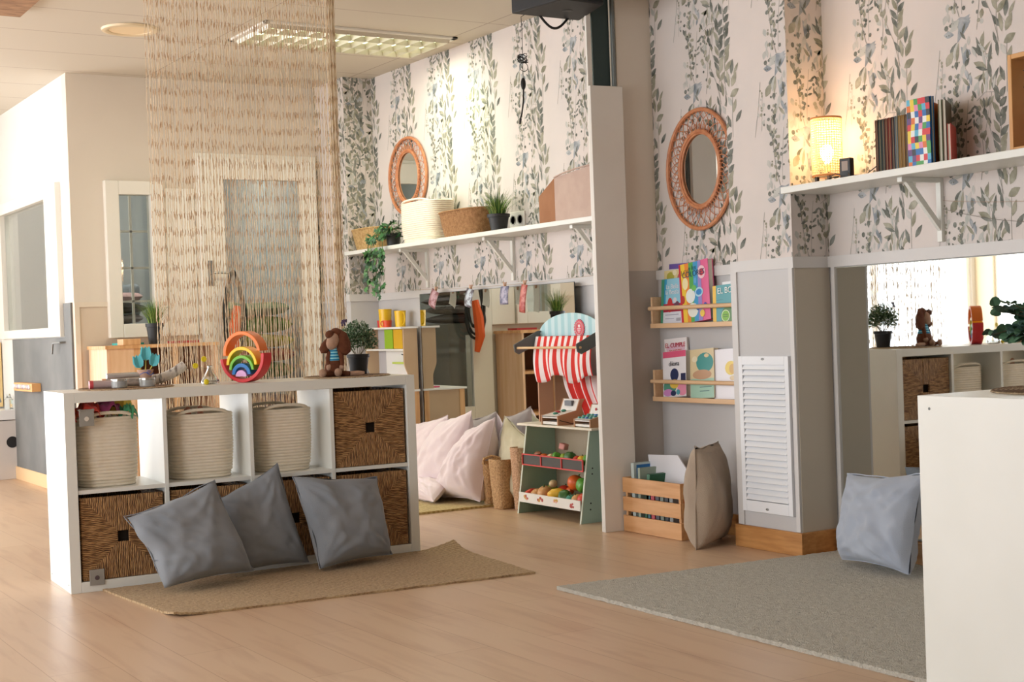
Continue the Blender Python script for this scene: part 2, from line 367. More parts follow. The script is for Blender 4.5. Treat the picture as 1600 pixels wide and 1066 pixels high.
# niche wall, a few degrees out of line with the pillar
NA = radians(4.5); NO = Vector((4.12, 4.15, 0)); ND = Vector((-sin(NA), -cos(NA), 0)); NN = Vector((-cos(NA), sin(NA), 0))
def niche(u, d, z): p = NO + ND*u + NN*d; return Vector((p.x, p.y, z))
NM = Matrix(((ND.x, NN.x, 0, NO.x), (ND.y, NN.y, 0, NO.y), (0, 0, 1, 0), (0, 0, 0, 1)))      # local (u, out, z) -> world
NRZ = atan2(ND.y, ND.x)
w = MB(); w.box((0, -.15, 0), (3.6, 0, RAIL), 6, M=NM); w.box((0, -.15, RAIL), (3.6, 0, CEIL), 0, M=NM)
print_region(w, NO, ND, NN, 0, 2.6, RAIL, CEIL, .27, 1.968)
w.box((0, 0, RAIL - .045), (3.6, .016, RAIL), 7, M=NM)
w.box((.032, 0, 0.0), (.050, .020, RAIL - .045), 7, M=NM)
struct(w.build('wall_niche', WP, smooth=False))
# short partition between the two bays
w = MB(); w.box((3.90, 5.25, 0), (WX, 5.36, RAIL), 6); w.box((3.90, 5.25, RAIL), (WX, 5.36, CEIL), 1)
struct(w.build('wall_partition', [wp_base, wall_cream, wall_cream, wall_cream, wall_cream, wall_cream, mat('shaded_grey_paint', (192, 184, 176), .7)], smooth=False))  # lower grey is darkened to carry the shade on this face
# corner pillar at the end of the play corner
w = MB(); w.box((3.90, 8.19, 0), (4.25, 8.75, RAIL), 6); w.box((3.90, 8.19, RAIL), (4.25, 8.75, CEIL), 0)
print_region(w, (3.90, 0, 0), (0, -1, 0), (-1, 0, 0), -8.65, -8.19, RAIL, CEIL, -8.33, 1.85)
print_region(w, (0, 8.19, 0), (1, 0, 0), (0, -1, 0), 3.90, 4.10, RAIL, CEIL, 4.0, 1.9); print_region(w, (0, 8.1899, 0), (1, 0, 0), (0, -1, 0), 3.90, 4.10, RAIL, CEIL, 3.84, 2.15)
w.box((3.89, 8.19, RAIL - .045), (3.90, 8.65, RAIL), 7); w.box((3.89, 8.183, RAIL - .045), (4.10, 8.19, RAIL), 7)
struct(w.build('wall_corner', WP, smooth=False))
# wall with the door and the inner window
D = 8.65
w = MB()
def wallseg(x0, x1, z0, z1, mi): w.box((x0, D, z0), (x1, D + .1, z1), mi)
wallseg(2.27, 2.55, RAIL, CEIL, 0); wallseg(2.27, 2.55, 0, RAIL, 1); wallseg(2.55, 2.83, 0, .99, 1); wallseg(2.55, 2.83, 1.93, CEIL, 0)
wallseg(2.83, 3.10, 0, RAIL, 1); wallseg(2.83, 3.10, RAIL, CEIL, 0); wallseg(3.10, 3.83, 2.08, CEIL, 0); wallseg(3.83, 3.90, 0, CEIL, 0)
w.box((2.27, D - .008, RAIL - .03), (2.52, D, RAIL), 2); w.box((2.27, D - .008, .08), (2.30, D, RAIL - .03), 2); w.box((2.27, D - .012, 0), (3.04, D, .08), 2)
struct(w.build('wall_back', [wall_cream, beige_paint, mat('beige_moulding', (228, 216, 198), .6)], smooth=False))
# wall that turns away at the left, with chalkboard paint below its window
w = MB()
def seg(y0, y1, z0, z1, mi): w.box((2.27, y0, z0), (2.37, y1, z1), mi)
seg(8.75, 9.14, .99, CEIL, 0); seg(9.14, 10.45, 1.89, CEIL, 0); seg(10.45, 10.70, .99, CEIL, 0); seg(9.14, 10.45, .99, 1.03, 0); seg(8.75, 10.70, 0, .99, 0)
struct(w.build('wall_left', [wall_white], smooth=False))
w = MB(); w.box((2.258, 8.69, .09), (2.268, 10.28, .985)); w.box((2.258, 8.69, .985), (2.268, 8.86, RAIL)); cb = w.build('chalkboard', mat('chalkboard_paint', (106, 107, 106), .7, c2=(122, 122, 120), scale=3), smooth=False)
tag(cb, 'dark grey chalkboard panel covering the lower part of the left wall', 'chalkboard')
w = MB(); w.box((-2.6, 10.7, 0), (-2.35, 10.8, CEIL)); w.box((1.15, 10.7, 0), (2.28, 10.8, CEIL)); w.box((-2.35, 10.7, 2.3), (1.15, 10.8, CEIL)); w.box((-2.35, 10.7, 0), (1.15, 10.8, .08)); struct(w.build('wall_far', wall_white, smooth=False))
f = MB()
for x in (-2.35, -1.2, -.03, 1.10): f.box((x, 10.72, .08), (x + .05, 10.78, 2.3))
struct(f.build('window_8', frame_white, smooth=False))
w = MB(); w.box((-2.6, -2.6, 0), (4.5, -2.5, CEIL)); struct(w.build('wall_rear', mat('rear_wall_paint', (186, 174, 162), .8), smooth=False))
w = MB(); w.box((3.9, -2.5, 0), (4.0, .9, CEIL)); struct(w.build('wall_side', wall_white, smooth=False))
# window wall
w = MB(); w.box((WINX - .12, -2.5, 0), (WINX, 10.7, .3)); w.box((WINX - .12, -2.5, 2.38), (WINX, 10.7, CEIL)); last = -2.5
for a, b in WINS: w.box((WINX - .12, last, .3), (WINX, a, 2.38)); last = b
w.box((WINX - .12, last, .3), (WINX, 10.7, 2.38)); struct(w.build('wall_window', mat('window_wall_paint', (228, 214, 184), .7), smooth=False))
for i, (a, b) in enumerate(WINS):
    f = MB(); m = (a + b)/2
    for y in (a, b - .05, m - .025): f.box((WINX - .09, y, .3), (WINX - .03, y + .05, 2.38))
    for z in (.3, 2.33): f.box((WINX - .09, a, z), (WINX - .03, b, z + .05))
    struct(f.build('window_%d' % (i + 3), frame_white, smooth=False))

# inner room behind the glass
w = MB(); w.box((2.37, 11.2, 0), (4.3, 11.3, CEIL)); w.box((4.1, 8.75, 0), (4.2, 11.2, CEIL)); w.box((2.27, 10.75, 0), (2.37, 11.3, CEIL))
struct(w.build('wall_inner', mat('inner_room_paint', (172, 174, 172), .8), smooth=False))
light('inner_room_fill', 'AREA', (3.2, 10.0, CEIL - .03), 14, (1, .98, .92), (.9, .9), (0, 0, 0))  # added fill lamp that brightens the room behind the glass

# skirtings
def base(name, lo, hi, m, M=None): b = MB(); b.box(lo, hi, 0, M); return struct(b.build(name, m, bevel=.002))
base('baseboard_pillar', (3.905, 4.135, 0), (3.92, 4.535, .093), oak_base); base('baseboard_pillar_side', (3.92, 4.135, 0), (4.11, 4.15, .093), oak_base)
base('baseboard_recess', (WX - .015, 4.53, 0), (WX, 5.25, .093), oak_base); base('baseboard_back', (WX - .015, 5.36, 0), (WX, 8.19, .093), oak_base)
base('baseboard_niche', (.03, 0, 0), (2.6, .03, .093), mat('oak_skirting_light', (214, 164, 112), .45, c2=(196, 142, 90), scale=4, stretch=(6, 1.5, 14)), NM)
base('baseboard_left', (2.252, 8.66, 0), (2.27, 10.7, .09), mat('light_skirting', (232, 196, 150), .5))
base('baseboard_corner', (3.885, 8.175, 0), (3.90, 8.65, .093), oak_base)

# inner window with lattice, door with its frame
def frame_rect(mb, x0, x1, z0, z1, t, y0, y1, mi=0):
    mb.box((x0, y0, z0), (x0 + t, y1, z1), mi); mb.box((x1 - t, y0, z0), (x1, y1, z1), mi); mb.box((x0 + t, y0, z1 - t), (x1 - t, y1, z1), mi); mb.box((x0 + t, y0, z0), (x1 - t, y1, z0 + t), mi)
f = MB(); frame_rect(f, 2.472, 2.84, .97, 1.94, .085, D - .045, D + .05)
f.box((2.85, D - .03, .97), (3.04, D, 1.90)); wf = struct(f.build('window_1', frame_white, bevel=.004))
f = MB(); f.box((2.55, D + .0, 1.05), (2.76, D + .006, 1.86)); struct(f.build('window_1_pane', glass_m, parent=wf, smooth=False))
f = MB()
for z in (1.20, 1.42, 1.66): f.box((2.5, D + .5, z), (2.98, D + .515, z + .014))
f.box((2.78, D + .5, .9), (2.795, D + .515, 2.0)); f.box((2.5, D+.5, .9), (2.515, D + .515, 2.0))
lt = f.build('lattice_screen', frame_white, smooth=False); f = MB(); f.box((2.5, D + .5, 0), (2.98, D + .515, .9)); f.build('lower_panel', frame_white, parent=lt, smooth=False)
tag(lt, 'white lattice screen standing behind the small inner window', 'screen')
f = MB(); frame_rect(f, 2.0, 2.0, 0, 0, 0, 0, 0) if 0 else None
f.box((3.045, D - .03, 0), (3.10, D - .001, 2.13)); f.box((3.83, D - .03, 0), (3.885, D - .001, 2.13)); f.box((3.10, D - .03, 2.08), (3.83, D -.001, 2.13)); struct(f.build('trim_1', frame_white, bevel=.004))
dl = MB(); y0, y1 = D - .075, D - .03
dl.box((3.066, y0, .03), (3.224, y1, 2.10)); dl.box((3.742, y0, .03), (3.862, y1, 2.10)); dl.box((3.224, y0, 1.96), (3.742, y1, 2.10)); dl.box((3.224, y0, .03), (3.742, y1, .40))
door = struct(dl.build('door_1', frame_white, bevel=.003))
f = MB(); f.box((3.224, D - .055, .40), (3.742, D - .049, 1.96)); f.build('door_pane', glass_m, parent=door, smooth=False)
f = MB(); f.box((3.10, D - .083, 1.28), (3.135, D - .075, 1.44)); f.cyl((3.118, D - .08, 1.36), (3.118, D - .12, 1.36), .008); f.tube([(3.118, D - .12, 1.36), (3.16, D - .122, 1.362), (3.23, D - .118, 1.358)], .008, 8); f.build('door_handle', steel, parent=door)
# window in the left wall
f = MB()
for a, b, z0, z1 in ((8.87, 9.16, .99, 1.95), (10.43, 10.60, .99, 1.95), (9.16, 10.43, .99, 1.05), (9.16, 10.43, 1.87, 1.95)): f.box((2.235, a, z0), (2.33, b, z1))
wf = struct(f.build('window_2', frame_white, bevel=.004)); f = MB(); f.box((2.27, 9.16, 1.05), (2.276, 10.43, 1.87)); f.build('window_2_pane', glass_m, parent=wf, smooth=False)

# troffer, round recessed light, soffit
t = thing('ceiling_light', 'long recessed ceiling light with a shiny louvre grid over the play corner', 'ceiling light', (3.40, 7.10, CEIL))
f = MB(); L2, W2 = .575, .27
frame_rect_xy = ((-L2, -W2, L2, -W2 + .035), (-L2, W2 - .035, L2, W2), (-L2, -W2, -L2 + .035, W2), (L2 - .035, -W2, L2, W2))
for a, b, c, d in frame_rect_xy: f.box((a, b, -.012), (c, d, 0))
f.build('frame', white_paint, t, bevel=.002)
f = MB(); f.box((-L2 + .04, -W2 + .04, -.004), (L2 - .04, W2 - .04, -.002)); f.build('reflector', mat('lit_diffuser', (214, 232, 186), .5, emit=3.0), t, smooth=False)
f = MB()
for i in range(13):
    x = -L2 + .04 + i*(2*L2 - .08)/12; f.prism([(x - .012, -W2 + .035, -.004), (x + .012, -W2 + .035, -.004), (x, -W2 + .035, -.032)], (0, 2*W2 - .07, 0))
for y in (-W2 + .04, -.09, .09, W2 - .04): f.prism([(-L2 + .035, y - .014, -.004), (-L2 + .035, y + .014, -.004), (-L2 + .035, y, -.032)], (2*L2 - .07, 0, 0))
f.build('louvre_grid', mat('louvre_aluminium', (200, 190, 172), .35, metal=.5), t)
light('ceiling_light_glow', 'AREA', (3.40, 7.10, CEIL - .04), 9, (1., .98, .8), (1.0, .4), (0, 0, 0))
t = thing('downlight', 'round recessed ceiling light beside the hanging curtain', 'ceiling light', (2.26, 7.30, CEIL))
f = MB(); f.lathe([(.105, -.001), (.108, -.010), (.125, -.016), (.142, -.012), (.146, -.001)], 40); f.build('ring', mat('cream_metal', (226, 206, 170), .4), t)
f = MB(); f.lathe([(.108, -.008), (.07, -.002), (.0001, -.001)], 40); f.build('diffuser', mat('warm_diffuser', (240, 216, 176), .6), t)
f = MB(); f.box((-1.0, 4.6, CEIL - .035), (1.655, 7.09, CEIL)); sf = f.build('wooden_soffit', mat('dark_oak_board', (176, 134, 96), .6, c2=(136, 96, 62), scale=5, stretch=(3, 10, 3)), smooth=False); sf['kind'] = 'structure'; sf.name = 'trim_2'
# wall washer aimed at the wallpaper
t = thing('spotlight', 'small ceiling spotlight washing the leafy wallpaper with light', 'ceiling light', (3.93, 6.93, CEIL))
f = MB(); f.lathe([(.03, -.001), (.034, -.006), (.042, -.006), (.045, -.001)], 24); f.build('ring', white_paint, t)
light('spotlight_beam', 'SPOT', (3.90, 6.93, CEIL - .03), 4.5, (.72, 1, .25), rot=(0, radians(-12), 0), spot=radians(84), blend=1.0, radius=.03)
# ------------------------------------------------------------------ cube shelf units
def cube_shelf(name, label, loc, rz, cols=4, rows=2, depth=.39, holes=True):
    t = thing(name, label, 'shelf unit', loc, rz)
    Wd = .04*2 + cols*.335 + (cols-1)*.0155; Hd = .04*2 + rows*.335 + (rows-1)*.0155
    f = MB(); f.box((0, 0, 0), (.04, depth, Hd)); f.build('side_panel', white_wood, t, bevel=.0012)
    if holes:
        for y, z in ((.035, .03), (.035, Hd - .03), (depth - .035, .03), (depth - .035, Hd - .03)):
            f = MB(); f.cyl((-.0006, y, z), (.004, y, z), .0035, n=10)
            f.build('screw_cap', mat('screw_hole_grey', (108, 108, 104), .5, metal=.4), t)
    f = MB(); f.box((Wd - .04, 0, 0), (Wd, depth, Hd)); f.build('side_panel', white_wood, t, bevel=.0012)
    f = MB(); f.box((.0403, 0, Hd - .04), (Wd - .0403, depth, Hd)); f.build('top_panel', white_wood, t, bevel=.0012)
    f = MB(); f.box((.0403, 0, 0), (Wd - .0403, depth, .04)); f.build('bottom_panel', white_wood, t, bevel=.0012)
    for i in range(1, cols):
        x = .04 + i*.335 + (i-1)*.0155; f = MB(); f.box((x, .003, .04), (x + .0155, depth - .003, Hd - .04)); f.build('divider', white_wood, t)
    for c in range(cols):
        for j in range(1, rows):
            z = .04 + j*.335 + (j-1)*.0155; x = .04 + c*.3505; f = MB(); f.box((x, .005, z), (x + .335, depth - .005, z + .0155)); f.build('shelf_board', white_wood, t)
    return t, Wd, Hd
KO = Vector((1.37, 5.423, 0)); KR = radians(-2.9385)
def K(a, b, z=0.): return Vector((KO.x + a*cos(KR) - b*sin(KR), KO.y + a*sin(KR) + b*cos(KR), z))
shelf1, KW, KH = cube_shelf('cube_shelf', 'white cube shelf of eight compartments in front of the hanging bead curtain', KO, KR)
KT = KH
for a, z in ((.063, .665), (.078, .055)):
    f = MB(); f.box((-.028, -.003, -.03), (.028, 0, .03)); f.cyl((0, -.001, -.002), (0, -.005, -.002), .009, n=14, mi=1)
    if z > .3: f.box((-.028, -.006, .024), (-.02, .0, .036)); f.box((.02, -.006, .024), (.028, .0, .036)); f.box((-.03, -.006, .03), (.03, .02, .034))
    o = f.build('metal_bracket', [mat('zinc_plate', (160, 158, 152), .5, metal=.35), mat('felt_pad', (214, 205, 192) if z > .3 else (88, 70, 74), .8) if z > .3 else mat('dark_screw', (84, 68, 70), .6)], shelf1, bevel=.001)
    o.location = (a + .02, .004 if z > .3 else -.002, z)

# woven seagrass boxes
def weave_mat():
    m = bpy.data.materials.new('woven_seagrass'); m.use_nodes = True; nt = m.node_tree; N = nt.nodes; L = nt.links; b = N['Principled BSDF']; b.inputs['Roughness'].default_value = .7
    tc = N.new('ShaderNodeTexCoord'); sp = N.new('ShaderNodeSeparateXYZ'); L.new(tc.outputs['Object'], sp.inputs[0])
    n0 = N.new('ShaderNodeTexNoise'); n0.inputs['Scale'].default_value = 26; L.new(tc.outputs['Object'], n0.inputs[0]); wob = mnode(nt, 'MULTIPLY', mnode(nt, 'SUBTRACT', n0.outputs[0], .5), .012)
    x = mnode(nt, 'SUBTRACT', sp.outputs['X'], .16); z = mnode(nt, 'SUBTRACT', sp.outputs['Z'], .16)
    side = mnode(nt, 'GREATER_THAN', mnode(nt, 'ABSOLUTE', mnode(nt, 'ADD', x, wob)), mnode(nt, 'ABSOLUTE', z))          # left and right triangles
    def mix(f, a, c): return mnode(nt, 'ADD', mnode(nt, 'MULTIPLY', f, a), mnode(nt, 'MULTIPLY', mnode(nt, 'SUBTRACT', 1, f), c))
    across = mix(side, z, x); along = mix(side, x, z)
    ph = mnode(nt, 'MULTIPLY', mnode(nt, 'ADD', across, wob), 2*pi/.0068)
    s = mnode(nt, 'SINE', ph); cb = N.new('ShaderNodeCombineXYZ'); L.new(mnode(nt, 'MULTIPLY', across, 150), cb.inputs[0]); L.new(mnode(nt, 'MULTIPLY', along, 30), cb.inputs[1]); L.new(mnode(nt, 'MULTIPLY', side, 7.3), cb.inputs[2])
    n1 = N.new('ShaderNodeTexNoise'); n1.inputs['Scale'].default_value = 1; n1.inputs['Detail'].default_value = 3; L.new(cb.outputs[0], n1.inputs[0])
    v = mnode(nt, 'ADD', mnode(nt, 'MULTIPLY', s, .22), n1.outputs[0])
    r = N.new('ShaderNodeValToRGB'); L.new(v, r.inputs[0]); e = r.color_ramp.elements; e[0].position = .22; e[0].color = rgbi((70, 44, 22)); e[1].position = .78; e[1].color = rgbi((202, 160, 108))
    k = r.color_ramp.elements.new(.5); k.color = rgbi((136, 94, 52)); L.new(r.outputs[0], b.inputs['Base Color'])
    bp = N.new('ShaderNodeBump'); bp.inputs['Strength'].default_value = .8; bp.inputs['Distance'].default_value = .004; L.new(v, bp.inputs['Height']); L.new(bp.outputs[0], b.inputs['Normal'])
    return m
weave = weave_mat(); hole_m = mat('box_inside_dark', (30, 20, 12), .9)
def woven_box(label, loc, rz, wd=.315, hd=.315):
    t = thing('woven_storage_box', label, 'storage box', loc, rz, group='woven seagrass boxes in the cube shelf')
    f = MB(); h = .021; c = .16; S_ = .318; D_ = .36
    # shell with a square finger hole in the front
    f.box((0, 0, 0), (c - h, .012, S_)); f.box((c + h, 0, 0), (S_, .012, S_)); f.box((c - h, 0, 0), (c + h, .012, c - h)); f.box((c - h, 0, c + h), (c + h, .012, S_))
    f.box((0, .012, 0), (.012, D_, S_)); f.box((S_ - .012, .012, 0), (S_, D_, S_)); f.box((.012, D_ - .012, 0), (S_ - .012, D_, S_)); f.box((.012, .012, 0), (S_ - .012, D_ - .012, .01))
    f.build('basket_body', weave, t, bevel=.003)
    f = MB(); f.box((.016, .018, .014), (S_ - .016, .03, S_ - .02)); f.build('hole_shade', hole_m, t, smooth=False)  # near-black sheet standing in for the shade inside the box
    return t
def cell(c, r): return .04 + c*.3505, .04 + r*.3505
for c, r, lab in ((0, 0, 'woven brown seagrass box at the bottom left of the cube shelf'),
                  (1, 0, 'second woven seagrass box of the bottom row, behind the leftmost grey cushion'),
                  (2, 0, 'third woven seagrass box of the bottom row, behind the middle grey cushion'),
                  (3, 0, 'woven seagrass box at the bottom right of the cube shelf, half behind a cushion'),
                  (3, 1, 'woven seagrass box with square black hole in the top row of the shelf')):
    x, z = cell(c, r); p = K(x + .0085, .012, z + .001); woven_box(lab, p, KR)

# coiled cotton rope baskets
rope = mat('cream_cotton_rope', (236, 225, 204), .85, c2=(240, 230, 212), scale=40, bump=.08, bscale=500)
def rope_basket(label, loc, rz, wx, wy, h, m=rope, group='cream rope baskets in the cube shelf', coils=21, flare=1., handle=True, name='rope_basket', sup=3.2, taper=.93):
    t = thing(name, label, 'basket', loc, rz, group=group)
    f = MB(); prof = [(.0001, .004), (.8, .002), (.96, .004)]; dz = h/coils; r = dz*.5
    for i in range(coils):
        k = i/(coils-1); R0 = taper + (1-taper)*sin(min(1, k*1.6)*pi/2)
        if k > .8: R0 -= (k-.8)*.25*(1-flare)
        if k < .06: R0 -= .03
        for q in range(4):
            a = -pi/2 + pi*(q + .5)/4; prof.append((R0 + r*cos(a)/(wx/2)*1.1, dz*(i + .5) + r*sin(a)*1.0))
    top = prof[-1]; prof += [(top[0] - .04, h), (top[0] - .07, h - dz*.8), (taper - .08, h*.5), (taper - .1, .012), (.0001, .010)]
    f.lathe(prof, 56, sup=sup, sx=wx/2, sy=wy/2); f.build('basket_body', m, t, ang=80)
    if handle:
        for s in (0, 1):
            f = MB(); pts = []; e = 2/sup; R0 = top[0] - .02
            for i in range(15):
                a = (-pi/2 if s == 0 else pi/2) + (i/14 - .5)*1.5; c, q = cos(a), sin(a); c = math.copysign(abs(c)**e, c); q = math.copysign(abs(q)**e, q)
                lift = sin(pi*i/14)**.7*h*.085
                pts.append((R0*c*wx/2, R0*q*wy/2, h + lift - r))
            f.tube(pts, r*1.05, 8); f.build('handle', m, t)
            f = MB(); sgn = -1 if s == 0 else 1
            f.box((-.045, sgn*(wy/2)*1.02 - .004, h - dz*1.6), (.045, sgn*(wy/2)*1.02 + .004, h - dz*1.25)); 
    return t
def in_cell(c, r, a, b): x, z = cell(c, r); p = K(a, b, z + .0005); return p
rope_basket('cream rope basket full of coloured scarves, in the upper left compartment', K(.180, .175, .3905), KR + .03, .236, .25, .272)
rope_basket('cream rope basket in the second upper compartment of the cube shelf', K(.562, .18, .3905), KR - .05, .262, .25, .262)
rope_basket('cream rope basket in the third upper compartment, beside the woven box', K(.91, .185, .3905), KR, .244, .25, .26)
# scarves spilling out of the first basket
def scarf(name, label, c, col, sc, seed, group=None, hgt=.05):
    rr = random.Random(seed); f = MB(); ph = [rr.uniform(0, 6.28) for _ in range(6)]
    def fn(u, v):
        a = 2*pi*u; r = v; x = cos(a)*r*sc[0]; y = sin(a)*r*sc[1]
        z = hgt*(1 - r**2) + .012*sin(5*a + ph[0])*r + .010*sin(9*a + ph[1] + 4*r)*r + .006*sin(14*r + ph[2])
        return (x*(1 + .12*sin(3*a + ph[3])), y*(1 + .12*sin(4*a + ph[4])), z)
    f.grid(fn, 40, 12, wrap=True); o = f.build(name, mat('sheer_' + name + str(seed), col, .7, sheen=.4), ang=60)
    md = o.modifiers.new('thick', 'SOLIDIFY'); md.thickness = .0015
    o.location = c; o.rotation_euler = (rr.uniform(-.25, .25), rr.uniform(-.25, .25), rr.uniform(0, 3)); return tag(o, label, 'scarf', group or 'play scarves in the left rope basket')
scarf('play_scarf', 'red sheer scarf bunched at the left rim of the left rope basket', K(.110, .09, .672), (226, 66, 48), (.06, .055), 3)
scarf('play_scarf', 'purple sheer scarf in the middle of the left rope basket', K(.18, .11, .680), (150, 50, 104), (.065, .05), 4)
scarf('play_scarf', 'yellow sheer scarf standing up at the right side of the left rope basket', K(.245, .14, .676), (236, 208, 80), (.05, .045), 5, hgt=.10)
scarf('play_scarf', 'green sheer scarf at the right rim of the left rope basket', K(.262, .09, .670), (70, 160, 110), (.03, .035), 6, hgt=.03)
scarf('play_scarf', 'orange sheer scarf hanging over the left edge of the left rope basket', K(.080, .09, .664), (232, 110, 44), (.025, .04), 8, hgt=.035)
for i, (a, b) in enumerate(((.515, .14), (.575, .17))):
    f = MB(); f.ell((0, 0, 0), (.014, .014, .028)); f.ell((0, 0, .026), (.012, .012, .012)); o = f.build('wooden_peg_doll', mat('pink_wood', (206, 140, 112), .6)); o.location = K(a, b, .642)
    tag(o, 'pinkish wooden peg figure peeking out of the second rope basket, ' + ('left one of the two' if i == 0 else 'right one of the two'), 'toy', 'peg figures in the second rope basket')
    f = MB(); f.ell((0, 0, -.12), (.05, .05, .12)); f.build('body', mat('pink_wood', (206, 140, 112), .6), o)

# ------------------------------------------------------------------ round woven placemats
def matw():
    m = bpy.data.materials.new('woven_placemat'); m.use_nodes = True; nt = m.node_tree; N = nt.nodes; b = N['Principled BSDF']; b.inputs['Roughness'].default_value = .8
    tc = N.new('ShaderNodeTexCoord'); wv = N.new('ShaderNodeTexWave'); wv.wave_type = 'RINGS'; wv.rings_direction = 'Z'; wv.inputs['Scale'].default_value = 28; wv.inputs['Distortion'].default_value = 3; wv.inputs['Detail'].default_value = 3; wv.inputs['Detail Scale'].default_value = 8
    nt.links.new(tc.outputs['Object'], wv.inputs[0]); r = N.new('ShaderNodeValToRGB'); nt.links.new(wv.outputs[0], r.inputs[0]); r.color_ramp.elements[0].color = rgbi((120, 88, 64)); r.color_ramp.elements[1].color = rgbi((206, 180, 146))
    nt.links.new(r.outputs[0], b.inputs['Base Color']); bp = N.new('ShaderNodeBump'); bp.inputs['Strength'].default_value = .8; bp.inputs['Distance'].default_value = .004; nt.links.new(wv.outputs[0], bp.inputs['Height']); nt.links.new(bp.outputs[0], b.inputs['Normal'])
    return m
matwm = matw()
def placemat(label, loc, r, ry=None):
    f = MB(); ry = ry or r; prof = []; n = 16
    for i in range(n): prof += [(r*(i + .1)/n + .0001, .0035), (r*(i + .5)/n, .006), (r*(i + .9)/n, .0035)]
    prof += [(r, .003), (r - .002, 0), (.0001, 0)]
    f.lathe(prof[::-1], 72, sy=ry/r)
    o = f.build('woven_placemat', matwm, ang=60)
    for v in o.data.vertices:
        if v.co.x**2 + v.co.y**2 > (r*.93)**2: v.co *= 1 + .008*sin(37*atan2(v.co.y, v.co.x))
    o.location = loc; tag(o, label, 'placemat'); return o
placemat('round woven placemat on the cube shelf, under the jars and birch log', K(.285, .195, KT), .188)
placemat('round woven placemat on the cube shelf, under the toy dog and potted shrub', K(1.235, .19, KT), .188)

# ------------------------------------------------------------------ pillows
def fabric(name, c, c2, sc=6, b=.25): return mat(name, c, .9, c2=c2, scale=sc, bump=b, bscale=420, sheen=.25)
def pillow(name, label, cat, TL, TR, BR, BL, thick, m, group=None, seed=0, wr=.013, pinch=.07, seam=True, front=None, nn=40, slump=.0, parent=None):
    TL, TR, BR, BL = map(Vector, (TL, TR, BR, BL)); f = MB(); nrm = ((TR - TL).cross(BL - TL)).normalized()
    if front is not None and nrm.dot(Vector(front)) < 0: nrm = -nrm
    cen = (TL + TR + BR + BL)/4; off = Vector((seed*3.1, seed*1.7, seed*.9))
    def pos(u, v, side):
        s, t = 2*u - 1, 2*v - 1
        su = s*(1 - pinch*(1 - t*t)*abs(s)**3); tv = t*(1 - pinch*(1 - s*s)*abs(t)**3)
        U, V = (su + 1)/2, (tv + 1)/2
        p = TL*(1-U)*(1-V) + TR*U*(1-V) + BR*U*V + BL*(1-U)*V
        e = max(0., (1 - abs(s)**2.6)*(1 - abs(t)**2.6)); h = thick/2*e**.48
        h *= 1 + slump*t
        q = Vector((s*1.6, t*1.6, side*2.)) + off
        wn = noise.noise(q*1.6)*1.0 + .5*noise.noise(q*3.7)
        # creases running in from the corners and seams
        cr = 0
        for cx, cy in ((-1, -1), (1, -1), (1, 1), (-1, 1)):
            a = atan2(t - cy, s - cx); d = sqrt((s-cx)**2 + (t-cy)**2); cr += sin(a*17 + seed + cx*2 + cy)*max(0, 1 - d/1.3)*min(1, d*3)
        h += wr*(wn*e**.5 + .55*cr*e**.6)
        drift = Vector((noise.noise(q*1.1 + Vector((5, 0, 0))), noise.noise(q*1.1 + Vector((0, 7, 0))), 0))*.012*min(1, thick*8)
        return p + nrm*side*h + (TR-TL).normalized()*drift.x + (BL-TL).normalized()*drift.y*(0 if t > .8 else 1)
    f.grid(lambda u, v: pos(u, v, 1), nn, nn); f.grid(lambda u, v: pos(u, v, -1), nn, nn)
    o = f.build(name, m, parent, ang=180)
    bm = bmesh.new(); bm.from_mesh(o.data); bmesh.ops.remove_doubles(bm, verts=bm.verts, dist=.0006); bmesh.ops.recalc_face_normals(bm, faces=bm.faces); bm.to_mesh(o.data); bm.free()
    for p in o.data.polygons: p.use_smooth = True
    if parent is None: tag(o, label, cat, group); center(o)
    if seam:
        g = MB(); pts = []
        n = 24
        for k in range(4*n):
            e, q = divmod(k, n); q /= n
            u, v = ((q, 0), (1, q), (1-q, 1), (0, 1-q))[e]; pts.append(pos(u, v, 0))
        g.tube(pts, .0022, 5, closed=True); sobj = g.build('seam', m, o); sobj.location = -o.location
    return o
slate = fabric('slate_cotton', (142, 147, 154), (131, 137, 145))
pillow('cushion', 'slate grey cushion, leftmost of the three leaning on the cube shelf', 'cushion', (1.525, 5.20, .30), (1.885, 5.235, .405), (2.005, 5.17, .045), (1.645, 5.14, .03), .19, slate, seed=1, front=(-.3, -1, 0), group='slate grey cushions', slump=.25)
pillow('cushion', 'slate grey cushion with a tall point, middle of the three by the shelf', 'cushion', (1.91, 5.33, .31), (2.19, 5.335, .435), (2.29, 5.29, .03), (1.96, 5.29, .025), .10, slate, seed=5, front=(-.3, -1, 0), group='slate grey cushions', slump=.2)
pillow('cushion', 'slate grey cushion with a dented right side, rightmost of the three by the shelf', 'cushion', (2.215, 5.25, .39), (2.60, 5.28, .35), (2.63, 5.22, .03), (2.28, 5.15, .022), .17, slate, seed=9, front=(-.3, -1, 0), group='slate grey cushions', slump=.15, wr=.014)
taupe = fabric('taupe_linen', (186, 168, 148), (174, 156, 138), b=.4)
pillow('cushion', 'taupe linen cushion seen edge-on, standing between the pine crate and the louvred pillar', 'cushion', (3.735, 4.575, .425), (3.985, 4.72, .425), (3.985, 4.72, .0), (3.71, 4.56, .0), .17, taupe, seed=3, front=(.5, -.8, 0), pinch=.05, slump=.12, wr=.008)
ice = fabric('pale_blue_cotton', (176, 184, 198), (166, 174, 190))
pillow('cushion', 'pale blue cushion slumped on the grey rug against the wall mirror', 'cushion', niche(.25, .16, .345), niche(.67, .17, .375), niche(.69, .27, .03), niche(.30, .24, .03), .17, ice, seed=12, front=(-1, 0, 0), wr=.022, slump=.2)
